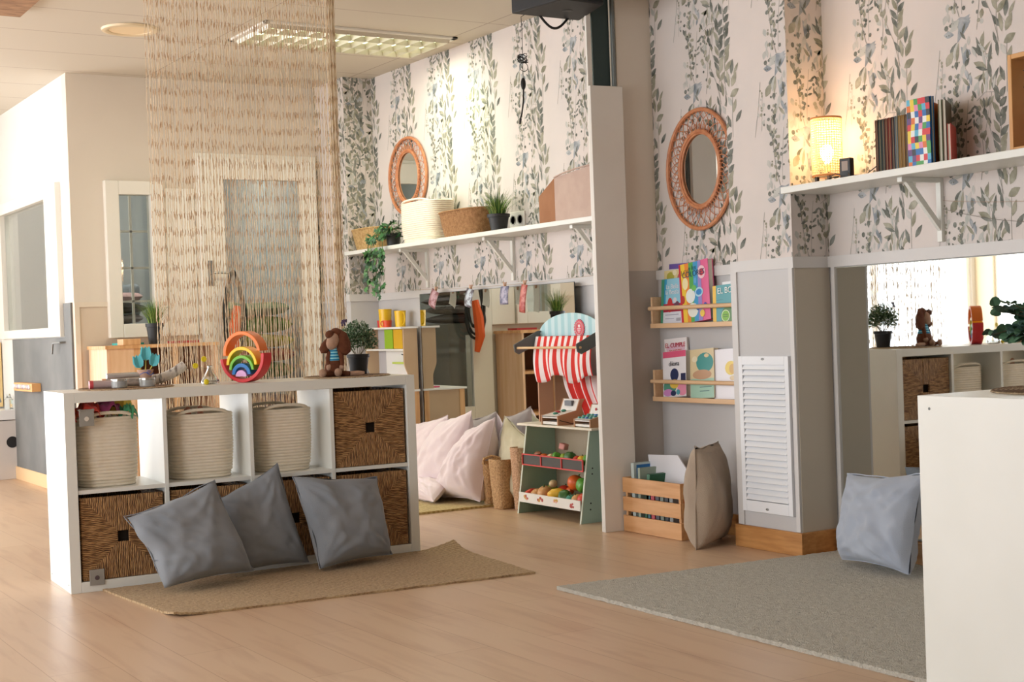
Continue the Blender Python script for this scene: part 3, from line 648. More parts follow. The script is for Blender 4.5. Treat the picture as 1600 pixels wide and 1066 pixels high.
pinkf = fabric('pale_pink_cotton', (234, 218, 220), (226, 208, 212))
creamf = fabric('cream_cotton', (214, 206, 178), (204, 194, 168))
for i, (y0, y1, xb, xt, zt, sd, lab) in enumerate(((7.52, 7.02, 3.86, 3.90, .46, 21, 'pale pink cushion nearest the toy kitchen, leaning on the long mirror'), (7.14, 6.68, 3.80, 3.86, .50, 22, 'big pale pink cushion in the middle of the row leaning on the long mirror'),
     (6.78, 6.44, 3.78, 3.86, .47, 23, 'whitish pink cushion next to the woven baskets, leaning on the long mirror'))):
    ym = (y0 + y1)/2
    pillow('floor_cushion', lab, 'cushion', (xt, y0 - .16, zt*.86), (xt + .01, y1 - .03, zt), (xb, y1 + .0, .03), (xb - .04, y0, .03), .24, pinkf, 'pale pink floor cushions', seed=sd, front=(-1, 0, 0), wr=.016, slump=.35, pinch=.05)
pillow('floor_cushion', 'flat pale pink cushion lying on the straw rug in front of the other pink ones', 'cushion', (3.73, 7.02, .125), (3.71, 6.64, .12), (3.60, 6.62, .032), (3.62, 7.04, .032), .10, pinkf, 'pale pink floor cushions', seed=31, front=(-1, 0, 0), wr=.012)
pillow('floor_cushion', 'cream cushion behind the tall woven baskets, leaning on the long mirror', 'cushion', (3.97, 6.46, .47), (3.97, 6.16, .34), (3.90, 6.12, .04), (3.90, 6.46, .03), .13, creamf, seed=33, front=(-1, 0, 0), wr=.012)

# ------------------------------------------------------------------ rugs
def rug(name, label, A, B, C_, D_, th, m, nx, ny, z0=.0, amp=.0, curl=None, fr=60, edge=.0):
    A, B, C_, D_ = [Vector((p[0], p[1], 0)) for p in (A, B, C_, D_)]; f = MB()
    def P(u, v, top):
        p = A*(1-u)*(1-v) + B*u*(1-v) + C_*u*v + D_*(1-u)*v
        if edge and (u < 1e-6 or u > 1-1e-6 or v < 1e-6 or v > 1-1e-6): p += Vector((R.uniform(-edge, edge), R.uniform(-edge, edge), 0))
        z = z0 + (th if top else 0.0005)
        if top: z += amp*(noise.noise(p*fr) + .6*noise.noise(p*fr*2.3))
        if curl:
            for (cu, cv, rad, hh) in curl:
                d = sqrt(((u-cu)*(A-B).length)**2 + ((v-cv)*(A-D_).length)**2)
                if d < rad: z += hh*(1 - d/rad)**1.6
        return (p.x, p.y, z)
    N_ = (nx+1)*(ny+1)
    top = [P(i/nx, j/ny, 1) for i in range(nx+1) for j in range(ny+1)]
    bot = [(x, y, max(.0005 + z0, z - th*1.0)) for x, y, z in top]
    q = lambda i, j: i*(ny+1) + j
    fs = [(q(i, j), q(i+1, j), q(i+1, j+1), q(i, j+1)) for i in range(nx) for j in range(ny)]
    fs += [tuple(x + N_ for x in reversed(t)) for t in fs]
    for i in range(nx): fs += [(q(i, 0), q(i, 0)+N_, q(i+1, 0)+N_, q(i+1, 0)), (q(i+1, ny), q(i+1, ny)+N_, q(i, ny)+N_, q(i, ny))]
    for j in range(ny): fs += [(q(0, j+1), q(0, j+1)+N_, q(0, j)+N_, q(0, j)), (q(nx, j), q(nx, j)+N_, q(nx, j+1)+N_, q(nx, j+1))]
    f.add(top + bot, fs); o = f.build(name, m, ang=60)
    bm = bmesh.new(); bm.from_mesh(o.data); bmesh.ops.recalc_face_normals(bm, faces=bm.faces); bm.to_mesh(o.data); bm.free()
    tag(o, label, 'rug'); center(o); return o
def rug_mat(name, stops, scale, bump=.8, bs=300, stripe=None):
    m = bpy.data.materials.new(name); m.use_nodes = True; nt = m.node_tree; N = nt.nodes; b = N['Principled BSDF']; b.inputs['Roughness'].default_value = .95; b.inputs['Specular IOR Level'].default_value = .15; b.inputs['Sheen Weight'].default_value = .2
    tc = N.new('ShaderNodeTexCoord'); n = N.new('ShaderNodeTexNoise'); n.inputs['Scale'].default_value = scale; n.inputs['Detail'].default_value = 6; n.inputs['Roughness'].default_value = .75; nt.links.new(tc.outputs['Object'], n.inputs[0])
    src = n.outputs[0]
    if stripe:
        sp = N.new('ShaderNodeSeparateXYZ'); nt.links.new(tc.outputs['Object'], sp.inputs[0]); w = mnode(nt, 'SINE', mnode(nt, 'MULTIPLY', sp.outputs[stripe[0]], 2*pi/stripe[1])); src = mnode(nt, 'ADD', src, mnode(nt, 'MULTIPLY', w, stripe[2]))
    r = N.new('ShaderNodeValToRGB'); nt.links.new(src, r.inputs[0]); e = r.color_ramp.elements; e[0].position = stops[0][0]; e[0].color = rgbi(stops[0][1]); e[1].position = stops[-1][0]; e[1].color = rgbi(stops[-1][1])
    for p, c in stops[1:-1]: r.color_ramp.elements.new(p).color = rgbi(c)
    nt.links.new(r.outputs[0], b.inputs['Base Color'])
    n2 = N.new('ShaderNodeTexNoise'); n2.inputs['Scale'].default_value = bs; nt.links.new(tc.outputs['Object'], n2.inputs[0]); bp = N.new('ShaderNodeBump'); bp.inputs['Strength'].default_value = bump; bp.inputs['Distance'].default_value = .006
    hh = mnode(nt, 'ADD', n2.outputs[0], src) if stripe else n2.outputs[0]
    nt.links.new(hh, bp.inputs['Height']); nt.links.new(bp.outputs[0], b.inputs['Normal']); return m
rug('area_rug', 'large grey wool rug in the right foreground, before the mirror niche', (2.795, 4.235), (2.785, 2.33), (3.93, 2.33), (4.075, 4.09), .014, rug_mat('grey_wool', [(.30, (120, 116, 106)), (.40, (178, 173, 161)), (.7, (200, 195, 183))], 55, 1., 220), 260, 170, amp=.003, edge=.002)
jm = rug_mat('braided_jute', [(.3, (150, 116, 80)), (.5, (196, 164, 122)), (.72, (222, 196, 152))], 110, 1., 260, stripe=('Y', .021, .09))
rug('jute_rug', 'tan jute rug with a curled corner, lying in front of the cube shelf', (1.485, 5.405), (1.535, 4.715), (2.915, 4.565), (2.99, 5.332), .008, jm, 60, 130, amp=.0016, curl=((0, 1, .17, .032), (1, 0, .14, .012)), edge=.003, fr=90)
sm = rug_mat('straw_braid', [(.3, (168, 140, 84)), (.5, (206, 182, 122)), (.72, (224, 204, 150))], 60, .8, 200, stripe=('X', .028, .1))
rug('straw_rug', 'yellowish straw rug in the play corner, under the pink cushions', (3.02, 6.43), (3.95, 6.40), (4.06, 7.60), (3.05, 7.66), .012, sm, 80, 90, amp=.0015, edge=.002)
# ------------------------------------------------------------------ hanging bead curtain
cord_m = mat('curtain_cord', (240, 224, 198), .8, c2=(226, 204, 170), scale=30); knot_m = mat('curtain_bamboo_bead', (178, 140, 104), .7, c2=(214, 184, 150), scale=40)
cur = MB(); rr = random.Random(4)
def strand(x, y, rad, ztop=2.56):
    z = ztop; pts = []; rs = []; ph = rr.uniform(0, .02); sx, sy = rr.uniform(-.004, .004), rr.uniform(-.003, .003); k = 0
    while z > .06:
        wob = .0022; pts.append((x + sx*sin(z*2.2) + rr.uniform(-wob, wob), y + sy*cos(z*3) + rr.uniform(-wob, wob), z)); rs.append(rad*rr.uniform(.75, 1.3)); z -= .026; k += 1
    cur.tube(pts, rs, 4, 0)
    zz = ztop - .03 - ph
    while zz > .08:
        dx = x + sx*sin(zz*2.2); dy = y + sy*cos(zz*3); L = rr.uniform(.022, .032); t = rr.uniform(-.003, .003)
        if rr.random() < .93: cur.tube([(dx + t, dy, zz), (dx - t*.3, dy, zz - L*.5), (dx - t, dy, zz - L)], [.0011, .0019, .0011], 5, 1)
        zz -= .077 + rr.uniform(-.004, .004)
for i in range(86): strand(1.932 + i*.0106 + rr.uniform(-.002, .002), 6.0 + rr.uniform(-.006, .006), .00135)
for i in range(72): strand(1.94 + i*.0122 + rr.uniform(-.003, .003), 6.05 + rr.uniform(-.008, .008), .0013)
for i in range(16): strand(2.775 + rr.uniform(0, .045), 5.99 + rr.uniform(-.015, .02), .0021)
cur.box((1.92, 5.985, 2.56), (2.84, 6.065, CEIL), 0)
o = cur.build('bead_curtain', [cord_m, knot_m], smooth=False); tag(o, 'cream and tan string curtain hanging from the ceiling behind the cube shelf', 'curtain', kind='stuff')

# ------------------------------------------------------------------ toys on the cube shelf
MATH = KT + .0062
def glassy(n, c, al=.45): return mat(n, c, .08, trans=.75, spec=.6)
clear = mat('clear_glass', (244, 246, 246), .02, trans=1.)
# discovery tube
def tilt_thing(name, label, cat, p, rz=0, group=None): return thing(name, label, cat, p, rz, group)
t = thing('discovery_tube', 'clear tube with a red cap, lying on the left placemat', 'toy tube', K(.19, .13, MATH + .0165), KR - .06)
f = MB(); f.cyl((-.05, 0, 0), (.075, 0, 0), .0155, n=20); f.build('tube', mat('milky_acrylic', (226, 206, 204), .15, trans=.4), t)
f = MB(); f.cyl((-.064, 0, 0), (-.05, 0, 0), .0165, n=20); f.build('cap', mat('red_cap', (206, 78, 84), .4), t)
f = MB(); f.cyl((-.045, 0, -.005), (.07, 0, -.005), .009, n=10); f.build('beads', mat('pink_sand', (216, 150, 148), .8), t)
t = thing('discovery_tube', 'pale tube lying behind the glass jars on the left placemat', 'toy tube', K(.30, .235, MATH + .017), KR + .05)
f = MB(); f.cyl((-.09, 0, 0), (.08, 0, 0), .017, n=20); f.build('tube', mat('pale_bark', (206, 196, 188), .7, c2=(150, 140, 134), scale=30, stretch=(1, 3, 3)), t)
f = MB(); f.cyl((-.105, 0, 0), (-.09, 0, 0), .018, n=20); f.build('cap', mat('peach_cap', (236, 178, 130), .5), t)
t = thing('discovery_tube', 'shiny silver tube lying across the jars on the left placemat', 'toy tube', K(.275, .155, MATH + .047), KR - .03)
f = MB(); f.cyl((-.075, 0, 0), (.075, 0, 0), .011, n=20); f.build('tube', mat('silver_tube', (214, 210, 206), .25, metal=.6), t)
for a, lab in ((.235, 'squat glass jar with a metal lid, left one on the left placemat'), (.345, 'squat glass jar with a metal lid, below the paper tulips')):
    t = thing('jar', lab, 'jar', K(a, .10, MATH), KR, 'squat jars on the left placemat')
    f = MB(); f.lathe([(.0001, 0), (.028, 0), (.031, .004), (.031, .026), (.028, .029)], 28); f.build('glass_body', mat('frosted_glass', (214, 216, 214), .2, trans=.5), t)
    f = MB(); f.lathe([(.030, .026), (.032, .027), (.032, .035), (.0001, .036)], 28); f.build('lid', mat('tin', (196, 192, 184), .25, metal=.8), t)
t = thing('birch_log', 'short white birch log with a brown cut end, on the left placemat', 'log', K(.385, .215, MATH + .021), KR)
f = MB(); f.tube([(0, 0, 0), (.05, -.002, .006), (.1, 0, .026), (.145, 0, .053)], [.021, .020, .020, .021], 16); f.build('bark', mat('birch_bark', (224, 216, 206), .8, c2=(120, 108, 100), scale=26, stretch=(3, 1, 1), sharp=(.52, .7), bump=.3, bscale=80), t)
f = MB(); f.cyl((.1448, 0, .0527), (.1475, 0, .0545), .0195, n=16); f.build('cut_end', mat('log_end', (150, 96, 52), .8, c2=(96, 58, 30), scale=60), t)
# paper tulips in a card pot
t = thing('paper_tulips', 'three turquoise paper tulips in a brown card pot with a blue bow', 'paper flowers', K(.352, .15, MATH + .036), KR)
turq = mat('turquoise_paper', (136, 222, 228), .7); turq2 = mat('turquoise_paper_shade', (104, 202, 214), .7)
def tulip(cx, cz, s, rot, par, y=0):
    f = MB(); c_, s_ = cos(rot), sin(rot)
    out = [(0, -.5), (.3, -.38), (.42, -.05), (.36, .3), (.3, .55), (.14, .38), (0, .58), (-.14, .38), (-.3, .55), (-.36, .3), (-.42, -.05), (-.3, -.38)]
    for k, (ang, mi) in enumerate(((0, 0), (.5, 1), (-.5, 1))):
        pts = [(cx + (x*cos(ang)*c_ - z*s_)*s, y + x*sin(ang)*s, cz + (x*cos(ang)*s_ + z*c_)*s) for x, z in out]
        f.prism(pts, (0, .0008, 0), mi)
    f.build('paper_flower', [turq, turq2], par, smooth=False)
tulip(-.028, .062, .052, .25, t, -.004); tulip(.004, .093, .055, 0, t, 0); tulip(.036, .066, .05, -.3, t, -.006)
for a, b_, m_ in (((.0, 0, .01), (.004, 0, .072), 'yellow_straw'), ((-.006, 0, .01), (-.024, 0, .042), 'yellow_straw'), ((.008, 0, .01), (.03, 0, .048), 'yellow_straw')):
    f = MB(); f.cyl(a, b_, .0022, n=8); f.build('stem', mat('yellow_straw', (206, 190, 80), .6), t)
f = MB(); f.lathe([(.0001, -.004), (.022, -.004), (.033, .030), (.030, .030), (.02, .002), (.0001, .0)], 24); f.build('card_pot', mat('brown_card', (198, 160, 138), .8), t)
f = MB(); f.tube([(-.03, -.029, .012), (-.018, -.034, .018), (-.006, -.036, .020), (.004, -.036, .016), (.012, -.034, .024), (.002, -.036, .026), (-.004, -.036, .016), (.012, -.034, .008), (.026, -.028, .016)], .0014, 6); f.build('bow', mat('blue_ribbon', (46, 104, 196), .5), t)
# vase with yellow flowers
t = thing('glass_vase', 'small clear glass flask with yellow flowers, between birch log and rainbow', 'vase', K(.622, .17, KT), KR)
f = MB(); f.lathe([(.0001, .001), (.034, .001), (.038, .006), (.036, .016), (.016, .052), (.010, .062), (.010, .074), (.0125, .076), (.0075, .074), (.0078, .062), (.013, .05), (.032, .016), (.030, .005), (.0001, .004)], 32); f.build('glass_body', clear, t)
yel = mat('yellow_petal', (238, 216, 38), .6); stem_g = mat('thin_stem', (150, 150, 120), .7)
for (pts, c) in (([(0, 0, .01), (0, 0, .07), (-.022, 0, .098)], (-.024, -.002, .104)), ([(0, 0, .01), (-.004, 0, .06), (-.055, 0, .075)], (-.06, -.002, .078)), ([(-.0, 0, .01), (.0, 0, .07), (.005, -.0, .085)], (.003, 0, .0))):
    if c[2] < .01: continue
    f = MB(); f.tube(pts, .0009, 5); f.build('stem', stem_g, t)
    f = MB()
    for k in range(7):
        a = 2*pi*k/7; f.ell((c[0] + .007*cos(a), c[1] - .001, c[2] + .007*sin(a)), (.0055, .0025, .0055), 8)
    f.ell(c, (.004, .003, .004), 8); f.build('flower', yel, t)
f = MB(); f.ell((-.034, -.045, .011), (.011, .009, .012), 12); o = f.build('yellow_ball', yel); o.location = K(.594, .13, KT); o.data.transform(Matrix.Translation((.034, .045, 0))); tag(o, 'small bright yellow wooden ball at the foot of the glass flask', 'toy')
# rainbow stacker
RB = K(.77, .15, KT); RBA = radians(-56)
cols = dict(red=(214, 44, 48), orange=(240, 124, 30), yellow=(250, 206, 20), green=(116, 190, 44), blue=(10, 112, 186), pink=(222, 168, 216))
def arc_toy(cn, label, ro, ri, z0, up=True, dy=0, tilt=0, d=.07, dx=0):
    f = MB(); n = 28; vs = []
    for k in range(n+1):
        a = pi*k/n; c, s = cos(a), sin(a)*(1 if up else -1)
        for r in (ri, ro):
            for y in (0, d): vs.append((r*c, y, r*s))
    fs = []
    for k in range(n):
        b = 4*k; e = b + 4
        fs += [(b, e, e+2, b+2), (b+1, b+3, e+3, e+1), (b, b+1, e+1, e), (b+2, e+2, e+3, b+3)]
    fs += [(0, 2, 3, 1), (4*n, 4*n+1, 4*n+3, 4*n+2)]
    f.add(vs, fs); o = f.build('rainbow_arch', mat('arch_' + cn, cols[cn], .4), bevel=.0018)
    bm = bmesh.new(); bm.from_mesh(o.data); bmesh.ops.recalc_face_normals(bm, faces=bm.faces); bm.to_mesh(o.data); bm.free()
    M = Matrix.Rotation(RBA, 4, 'Z'); off = M @ Vector((dx, dy - d/2, z0)); o.location = RB + off; o.rotation_euler = (0, tilt, RBA)
    return tag(o, label, 'wooden toy arch', 'stacked rainbow arches on the cube shelf')
arc_toy('red', 'red wooden arch lying upside down like a bowl under the rainbow', .109, .094, .1095, False, 0, radians(-6), d=.058)
arc_toy('orange', 'orange wooden arch standing over the others on the red bowl arch', .092, .077, .121, True, .0, radians(-6), d=.058)
arc_toy('yellow', 'yellow wooden arch nested inside the orange one', .0755, .062, .0735, True, -.004, d=.056)
arc_toy('green', 'green wooden arch nested inside the yellow one', .061, .048, .0525, True, -.006, d=.056)
arc_toy('blue', 'blue wooden arch nested inside the green one', .0465, .030, .034, True, -.008, d=.056)
arc_toy('pink', 'pale pink innermost wooden arch of the rainbow', .0265, .002, .026, True, -.010, d=.056)
# toy dog
brn = mat('brown_knit', (122, 70, 42), .95, c2=(104, 56, 32), scale=40, bump=.7, bscale=500); tan_k = mat('tan_knit', (196, 160, 136), .95, c2=(182, 144, 120), scale=40, bump=.6, bscale=500)
DG = K(1.155, .135, MATH); t = thing('toy_dog', 'brown knitted toy dog with long ears and a blue striped top, sitting', 'soft toy', DG, KR - .1)
f = MB(); f.lathe([(.0001, .0), (.03, .004), (.040, .022), (.041, .038), (.034, .062), (.024, .085), (.018, .108), (.017, .118), (.0001, .12)], 20); f.build('body', brn, t)
f = MB(); f.lathe([(.0335, .068), (.0285, .085), (.0225, .108), (.019, .120), (.010, .123)], 20); 
sm_ = bpy.data.materials.new('striped_knit'); sm_.use_nodes = True; nt = sm_.node_tree; tc = nt.nodes.new('ShaderNodeTexCoord'); sp = nt.nodes.new('ShaderNodeSeparateXYZ'); nt.links.new(tc.outputs['Object'], sp.inputs[0])
st = mnode(nt, 'GREATER_THAN', mnode(nt, 'FRACT', mnode(nt, 'DIVIDE', sp.outputs['Z'], .0125)), .5); mx = nt.nodes.new('ShaderNodeMix'); mx.data_type = 'RGBA'; nt.links.new(st, mx.inputs[0]); mx.inputs[6].default_value = rgbi((150, 212, 226)); mx.inputs[7].default_value = rgbi((22, 128, 176)); nt.links.new(mx.outputs[2], nt.nodes['Principled BSDF'].inputs[0]); nt.nodes['Principled BSDF'].inputs['Roughness'].default_value = .95
f.build('striped_top', sm_, t)
hr = Matrix.Rotation(radians(-18), 3, 'Y')
f = MB(); f.ell((.006, 0, .163), (.030, .028, .036), 18, rot=hr); f.ell((.012, -.002, .185), (.026, .024, .022), 14); f.build('head', brn, t)
f = MB(); f.ell((-.008, -.017, .150), (.027, .020, .038), 16, rot=Matrix.Rotation(radians(22), 3, 'Y')); f.build('muzzle', tan_k, t)
f = MB(); f.ell((-.022, -.022, .180), (.020, .014, .017), 14, rot=Matrix.Rotation(radians(-30), 3, 'Y')); f.build('nose', mat('nose_knit', (104, 58, 34), .95, bump=.5, bscale=500), t)
for s, pts, rs in ((1, [(.022, -.004, .196), (.036, -.012, .175), (.042, -.014, .14), (.040, -.014, .108), (.036, -.012, .092)], [.010, .022, .030, .032, .016]), (-1, [(-.012, .006, .165), (-.034, .004, .135), (-.042, .002, .115), (-.042, .002, .100)], [.010, .018, .021, .012])):
    f = MB(); f.tube(pts, rs, 14); o = f.build('ear', brn, t, ang=80)
    if s == 1: o.data.transform(Matrix.Translation((0, -.006, 0)) @ Matrix.Diagonal((1, .62, 1, 1)))
for s, pts in ((1, [(.019, -.012, .108), (.026, -.026, .085), (.026, -.032, .055), (.022, -.034, .035)]), (-1, [(-.019, -.004, .105), (-.028, -.01, .08), (-.030, -.016, .055), (-.028, -.02, .04)])):
    f = MB(); f.tube(pts, [.010, .011, .010, .009], 12); o = f.build('arm', brn, t); f = MB(); f.ell(pts[-1], (.013, .013, .015), 12); f.build('paw', tan_k, o)
for s, pts, e in ((1, [(.012, -.02, .014), (.03, -.035, .012), (.055, -.05, .011)], (.060, -.05, .010)), (-1, [(-.012, -.02, .014), (-.035, -.035, .012), (-.055, -.045, .012)], (-.066, -.05, .017)), (0, [(.0, -.03, .014), (.0, -.045, .014)], (.0, -.062, .018))):
    if s == 0: continue
    f = MB(); f.tube(pts, [.014, .012, .010], 12); o = f.build('leg', brn, t)
    f = MB(); f.ell((e if s == -1 else (-.006, -.066, .018)), (.017, .015, .018), 14); 
    if s == 1: f = MB(); f.tube([(.055, -.05, .011), (.09, -.055, .010), (.115, -.052, .009)], [.010, .012, .009], 12)
    f.build('foot', tan_k, o)
f = MB(); f.ell((.0, -.058, .018), (.017, .014, .018), 14); f.build('front_foot', tan_k, t)
# potted shrubs
def pot(t, r0, r1, h, m=black_pot):
    f = MB(); f.lathe([(.0001, 0), (r0, 0), (r0 + (r1-r0)*.85, h*.82), (r1*1.06, h*.83), (r1*1.08, h), (r1*.98, h), (r1*.95, h*.86), (.0001, h*.84)], 32); f.build('pot', m, t)
def leafball(t, c, r, n, leaf, mats, seed, sz=(.010, .006), name='foliage', ratio=1., flat=.0):
    rr = random.Random(seed); f = MB()
    for i in range(n):
        d = Vector((rr.gauss(0, 1), rr.gauss(0, 1), rr.gauss(0, 1))).normalized(); q = rr.random()**.45
        if d.z < -.55: d.z *= -.4
        p = Vector(c) + Vector((d.x*r, d.y*r, d.z*r*ratio))*q*(1 + .16*noise.noise(d*2.3))
        out = (d + Vector((rr.gauss(0, .6), rr.gauss(0, .6), rr.gauss(.25, .6)))).normalized(); sd = out.orthogonal().normalized(); sd = (sd*cos(rr.random()*6.28) + out.cross(sd)*sin(rr.random()*6.28)); L = sz[0]*rr.uniform(.7, 1.3); w = sz[1]*rr.uniform(.7, 1.2); up = out.cross(sd)*w*.3
        f.add([p, p + out*L*.5 + sd*w*.5 + up, p + out*L, p + out*L*.5 - sd*w*.5 + up], [(0, 1, 2, 3)], rr.randrange(len(mats)))
    return f.build(name, mats, t, smooth=False)
gA = mat('leaf_sage', (92, 122, 86), .7); gB = mat('leaf_pale_sage', (158, 176, 148), .7); gC = mat('leaf_deep', (52, 80, 50), .7)
t = thing('potted_shrub', 'round sage green shrub in a black pot, beside the toy dog', 'potted plant', K(1.322, .265, MATH), KR)
pot(t, .036, .047, .088); leafball(t, (.002, 0, .15), .080, 2600, 0, [gA, gA, gB, gC], 7, (.013, .007))
f = MB()
for i in range(14):
    a = i*2.4; f.tube([(0, 0, .07), (.03*cos(a), .03*sin(a), .11), (.055*cos(a), .055*sin(a), .15)], .0012, 4)
f.build('stems', mat('shrub_stem', (120, 110, 84), .8), t)
f = MB()
for i in range(12): f.ell((-.065 + R.uniform(-.012, .014), -.01 + R.uniform(-.01, .01), .228 + R.uniform(-.012, .012)), (.005, .004, .006), 6)
f.build('purple_flower', mat('purple_petal', (84, 66, 92), .8), t)
def grass_plant(label, loc, h, r, pr, ph, seed, group='grass plants in black pots', rz=0, n=230):
    t = thing('potted_grass', label, 'potted plant', loc, rz, group); pot(t, pr*.72, pr, ph); rr = random.Random(seed); f = MB()
    for i in range(n):
        a = rr.random()*6.28; lean = rr.random()**.7; L = h*rr.uniform(.65, 1.05); b = rr.uniform(0, pr*.7); w = .0026
        p0 = Vector((b*cos(a), b*sin(a), ph*.8)); d = Vector((cos(a), sin(a), 0)); s = Vector((-sin(a), cos(a), 0)); pts = []
        for k in range(4):
            q = k/3; pts.append(p0 + d*lean*r*q**1.6 + Vector((0, 0, L*(q - .25*lean*q*q))))
        vs = []
        for k, p in enumerate(pts): ww = w*(1 - k/3.2); vs += [p - s*ww, p + s*ww]
        f.add(vs, [(0, 1, 3, 2), (2, 3, 5, 4), (4, 5, 7, 6)], rr.randrange(3))
    f.build('blades', [mat('grass_green', (84, 126, 46), .6), mat('grass_light', (148, 168, 84), .6), mat('grass_dark', (52, 88, 34), .6)], t, smooth=False); return t
# ------------------------------------------------------------------ wall shelves with wooden brackets
def wall_shelf(label, M, L, depth, th, brackets, group='white wall shelves'):
    """local frame of M: x along the wall, y out of the wall, z up (0 = top of the board)"""
    t = thing('wall_shelf', label, 'shelf', (0, 0, 0), 0, group); t.matrix_world = M; t.matrix_basis = M
    f = MB(); f.box((0, 0, -th), (L, depth, 0)); f.build('shelf_board', white_wood, t, bevel=.002)
    for x in brackets:
        f = MB(); f.box((x - .012, 0, -.26), (x + .012, .016, -th)); f.box((x - .012, .016, -th - .018), (x + .012, depth*.82, -th))
        f.prism([(x - .009, depth*.72, -th - .018), (x - .009, depth*.72 - .03, -th - .018), (x - .009, .016, -.19), (x - .009, .016, -.22)], (.018, 0, 0)); f.build('bracket', white_wood, t, bevel=.0015)
    return t
SZ = 1.468
wall_shelf('long white shelf on wooden brackets carrying baskets, in the play corner', Matrix.Translation((WX, 5.40, SZ)) @ Matrix.Rotation(pi/2, 4, 'Z'), 2.785, .235, .024, (.28, 1.12, 2.1))
nS = 1.472
wall_shelf('white shelf on brackets carrying the lamp and books, at the right', Matrix.Translation(niche(.01, 0, nS)) @ Matrix.Rotation(NRZ, 4, 'Z') @ Matrix.Diagonal((1, -1, 1, 1)), 2.2, .245, .026, (.62, 1.6))
def rattan_mirror(label, M, a, b, ai, bi, n, seed):
    """M local: x right, y up, z out of the wall"""
    t = thing('rattan_mirror', label, 'mirror', group='rattan mirrors on the leafy wallpaper'); t.matrix_basis = M
    rat = mat('rattan_cane', (206, 142, 100), .55, c2=(186, 116, 78), scale=30); N_ = 64
    def E_(ra, rb, z): return [(ra*cos(2*pi*i/N_), rb*sin(2*pi*i/N_), z) for i in range(N_)]
    f = MB(); f.tube(E_(a - .008, b - .008, .014), .0095, 8, closed=True); f.build('outer_ring', rat, t)
    f = MB(); f.tube(E_(ai + .012, bi + .012, .014), .0085, 8, closed=True); f.build('inner_ring', rat, t)
    f = MB(); f.tube(E_(ai + .001, bi + .001, .012), .005, 8, closed=True); f.build('glass_rim', rat, t)
    f = MB()
    for k in range(n):
        for sg in (-1, 1):
            a0 = 2*pi*k/n; pts = []
            for i in range(9):
                q = i/8; an = a0 + sg*(.26*sin(q*pi/2) ); ra = (a - .012)*(1-q) + (ai + .016)*q; rb = (b - .012)*(1-q) + (bi + .016)*q
                pts.append((ra*cos(an), rb*sin(an), .014 + .004*sg*sin(q*pi)))
            f.tube(pts, .0019, 5)
        # loops around the inner ring
        a1 = 2*pi*(k + .5)/n; lp = []
        for i in range(9):
            w_ = 2*pi*i/8; rr_ = .017 + .013*cos(w_); an = a1 + .055*sin(w_); lp.append(((ai + .014 + rr_)*cos(an), (bi + .014 + rr_)*sin(an), .02))
        f.tube(lp, .0017, 5)
    f.build('cane_lattice', rat, t)
    f = MB(); f.lathe([(1.0, .006), (.0001, .0061)], N_, sx=ai, sy=bi); f.build('mirror_glass', mirror_m, t, smooth=False)
    return t
MW = Matrix(((0, 0, -1, 0), (-1, 0, 0, 0), (0, 1, 0, 0), (0, 0, 0, 1)))      # wall x=const facing -x : local x -> -y, y -> z, z -> -x
rattan_mirror('round rattan mirror above the cream rope basket in the play corner', Matrix.Translation((WX, 7.70, 1.905)) @ MW, .252, .245, .135, .150, 30, 1)
rattan_mirror('oval rattan mirror above the picture book ledges, partly behind the pillar edge', Matrix.Translation((WX, 4.905, 1.635)) @ MW, .235, .275, .128, .160, 32, 2)
# flat wall mirrors
t = thing('wall_mirror', 'long flat mirror on the lower wall behind the toy stall', 'mirror', (4.086, 7.60, 0)); A = Vector((0, 0, 0)); B = Vector((-.045, -1.735, 0)); nx_ = Vector((-1, .026, 0)).normalized()
f = MB(); f.prism([A + Vector((0, 0, .11)), B + Vector((0, 0, .11)), B + Vector((0, 0, 1.172)), A + Vector((0, 0, 1.172))], -nx_*.005); f.build('dark_edge', mat('mirror_edge', (44, 46, 44), .4), t, smooth=False)
f = MB(); f.add([A + nx_*.0006 + Vector((0, 0, .112)), B + nx_*.0006 + Vector((0, 0, .112)), B + nx_*.0006 + Vector((0, 0, 1.17)), A + nx_*.0006 + Vector((0, 0, 1.17))], [(3, 2, 1, 0)]); f.build('mirror_glass', mirror_m, t, smooth=False)
t = thing('wall_mirror', 'large flat mirror on the lower wall of the niche, reflecting the cube shelf', 'mirror'); t.matrix_basis = NM
f = MB(); f.box((.052, .001, .10), (2.0, .012, 1.148)); f.build('backing', mat('mirror_edge_pale', (206, 204, 186), .4), t, smooth=False)
f = MB(); f.add([(.053, .0126, .104), (1.99, .0126, .104), (1.99, .0126, 1.146), (.053, .0126, 1.146)], [(0, 1, 2, 3)]); f.build('mirror_glass', mirror_m, t, smooth=False)

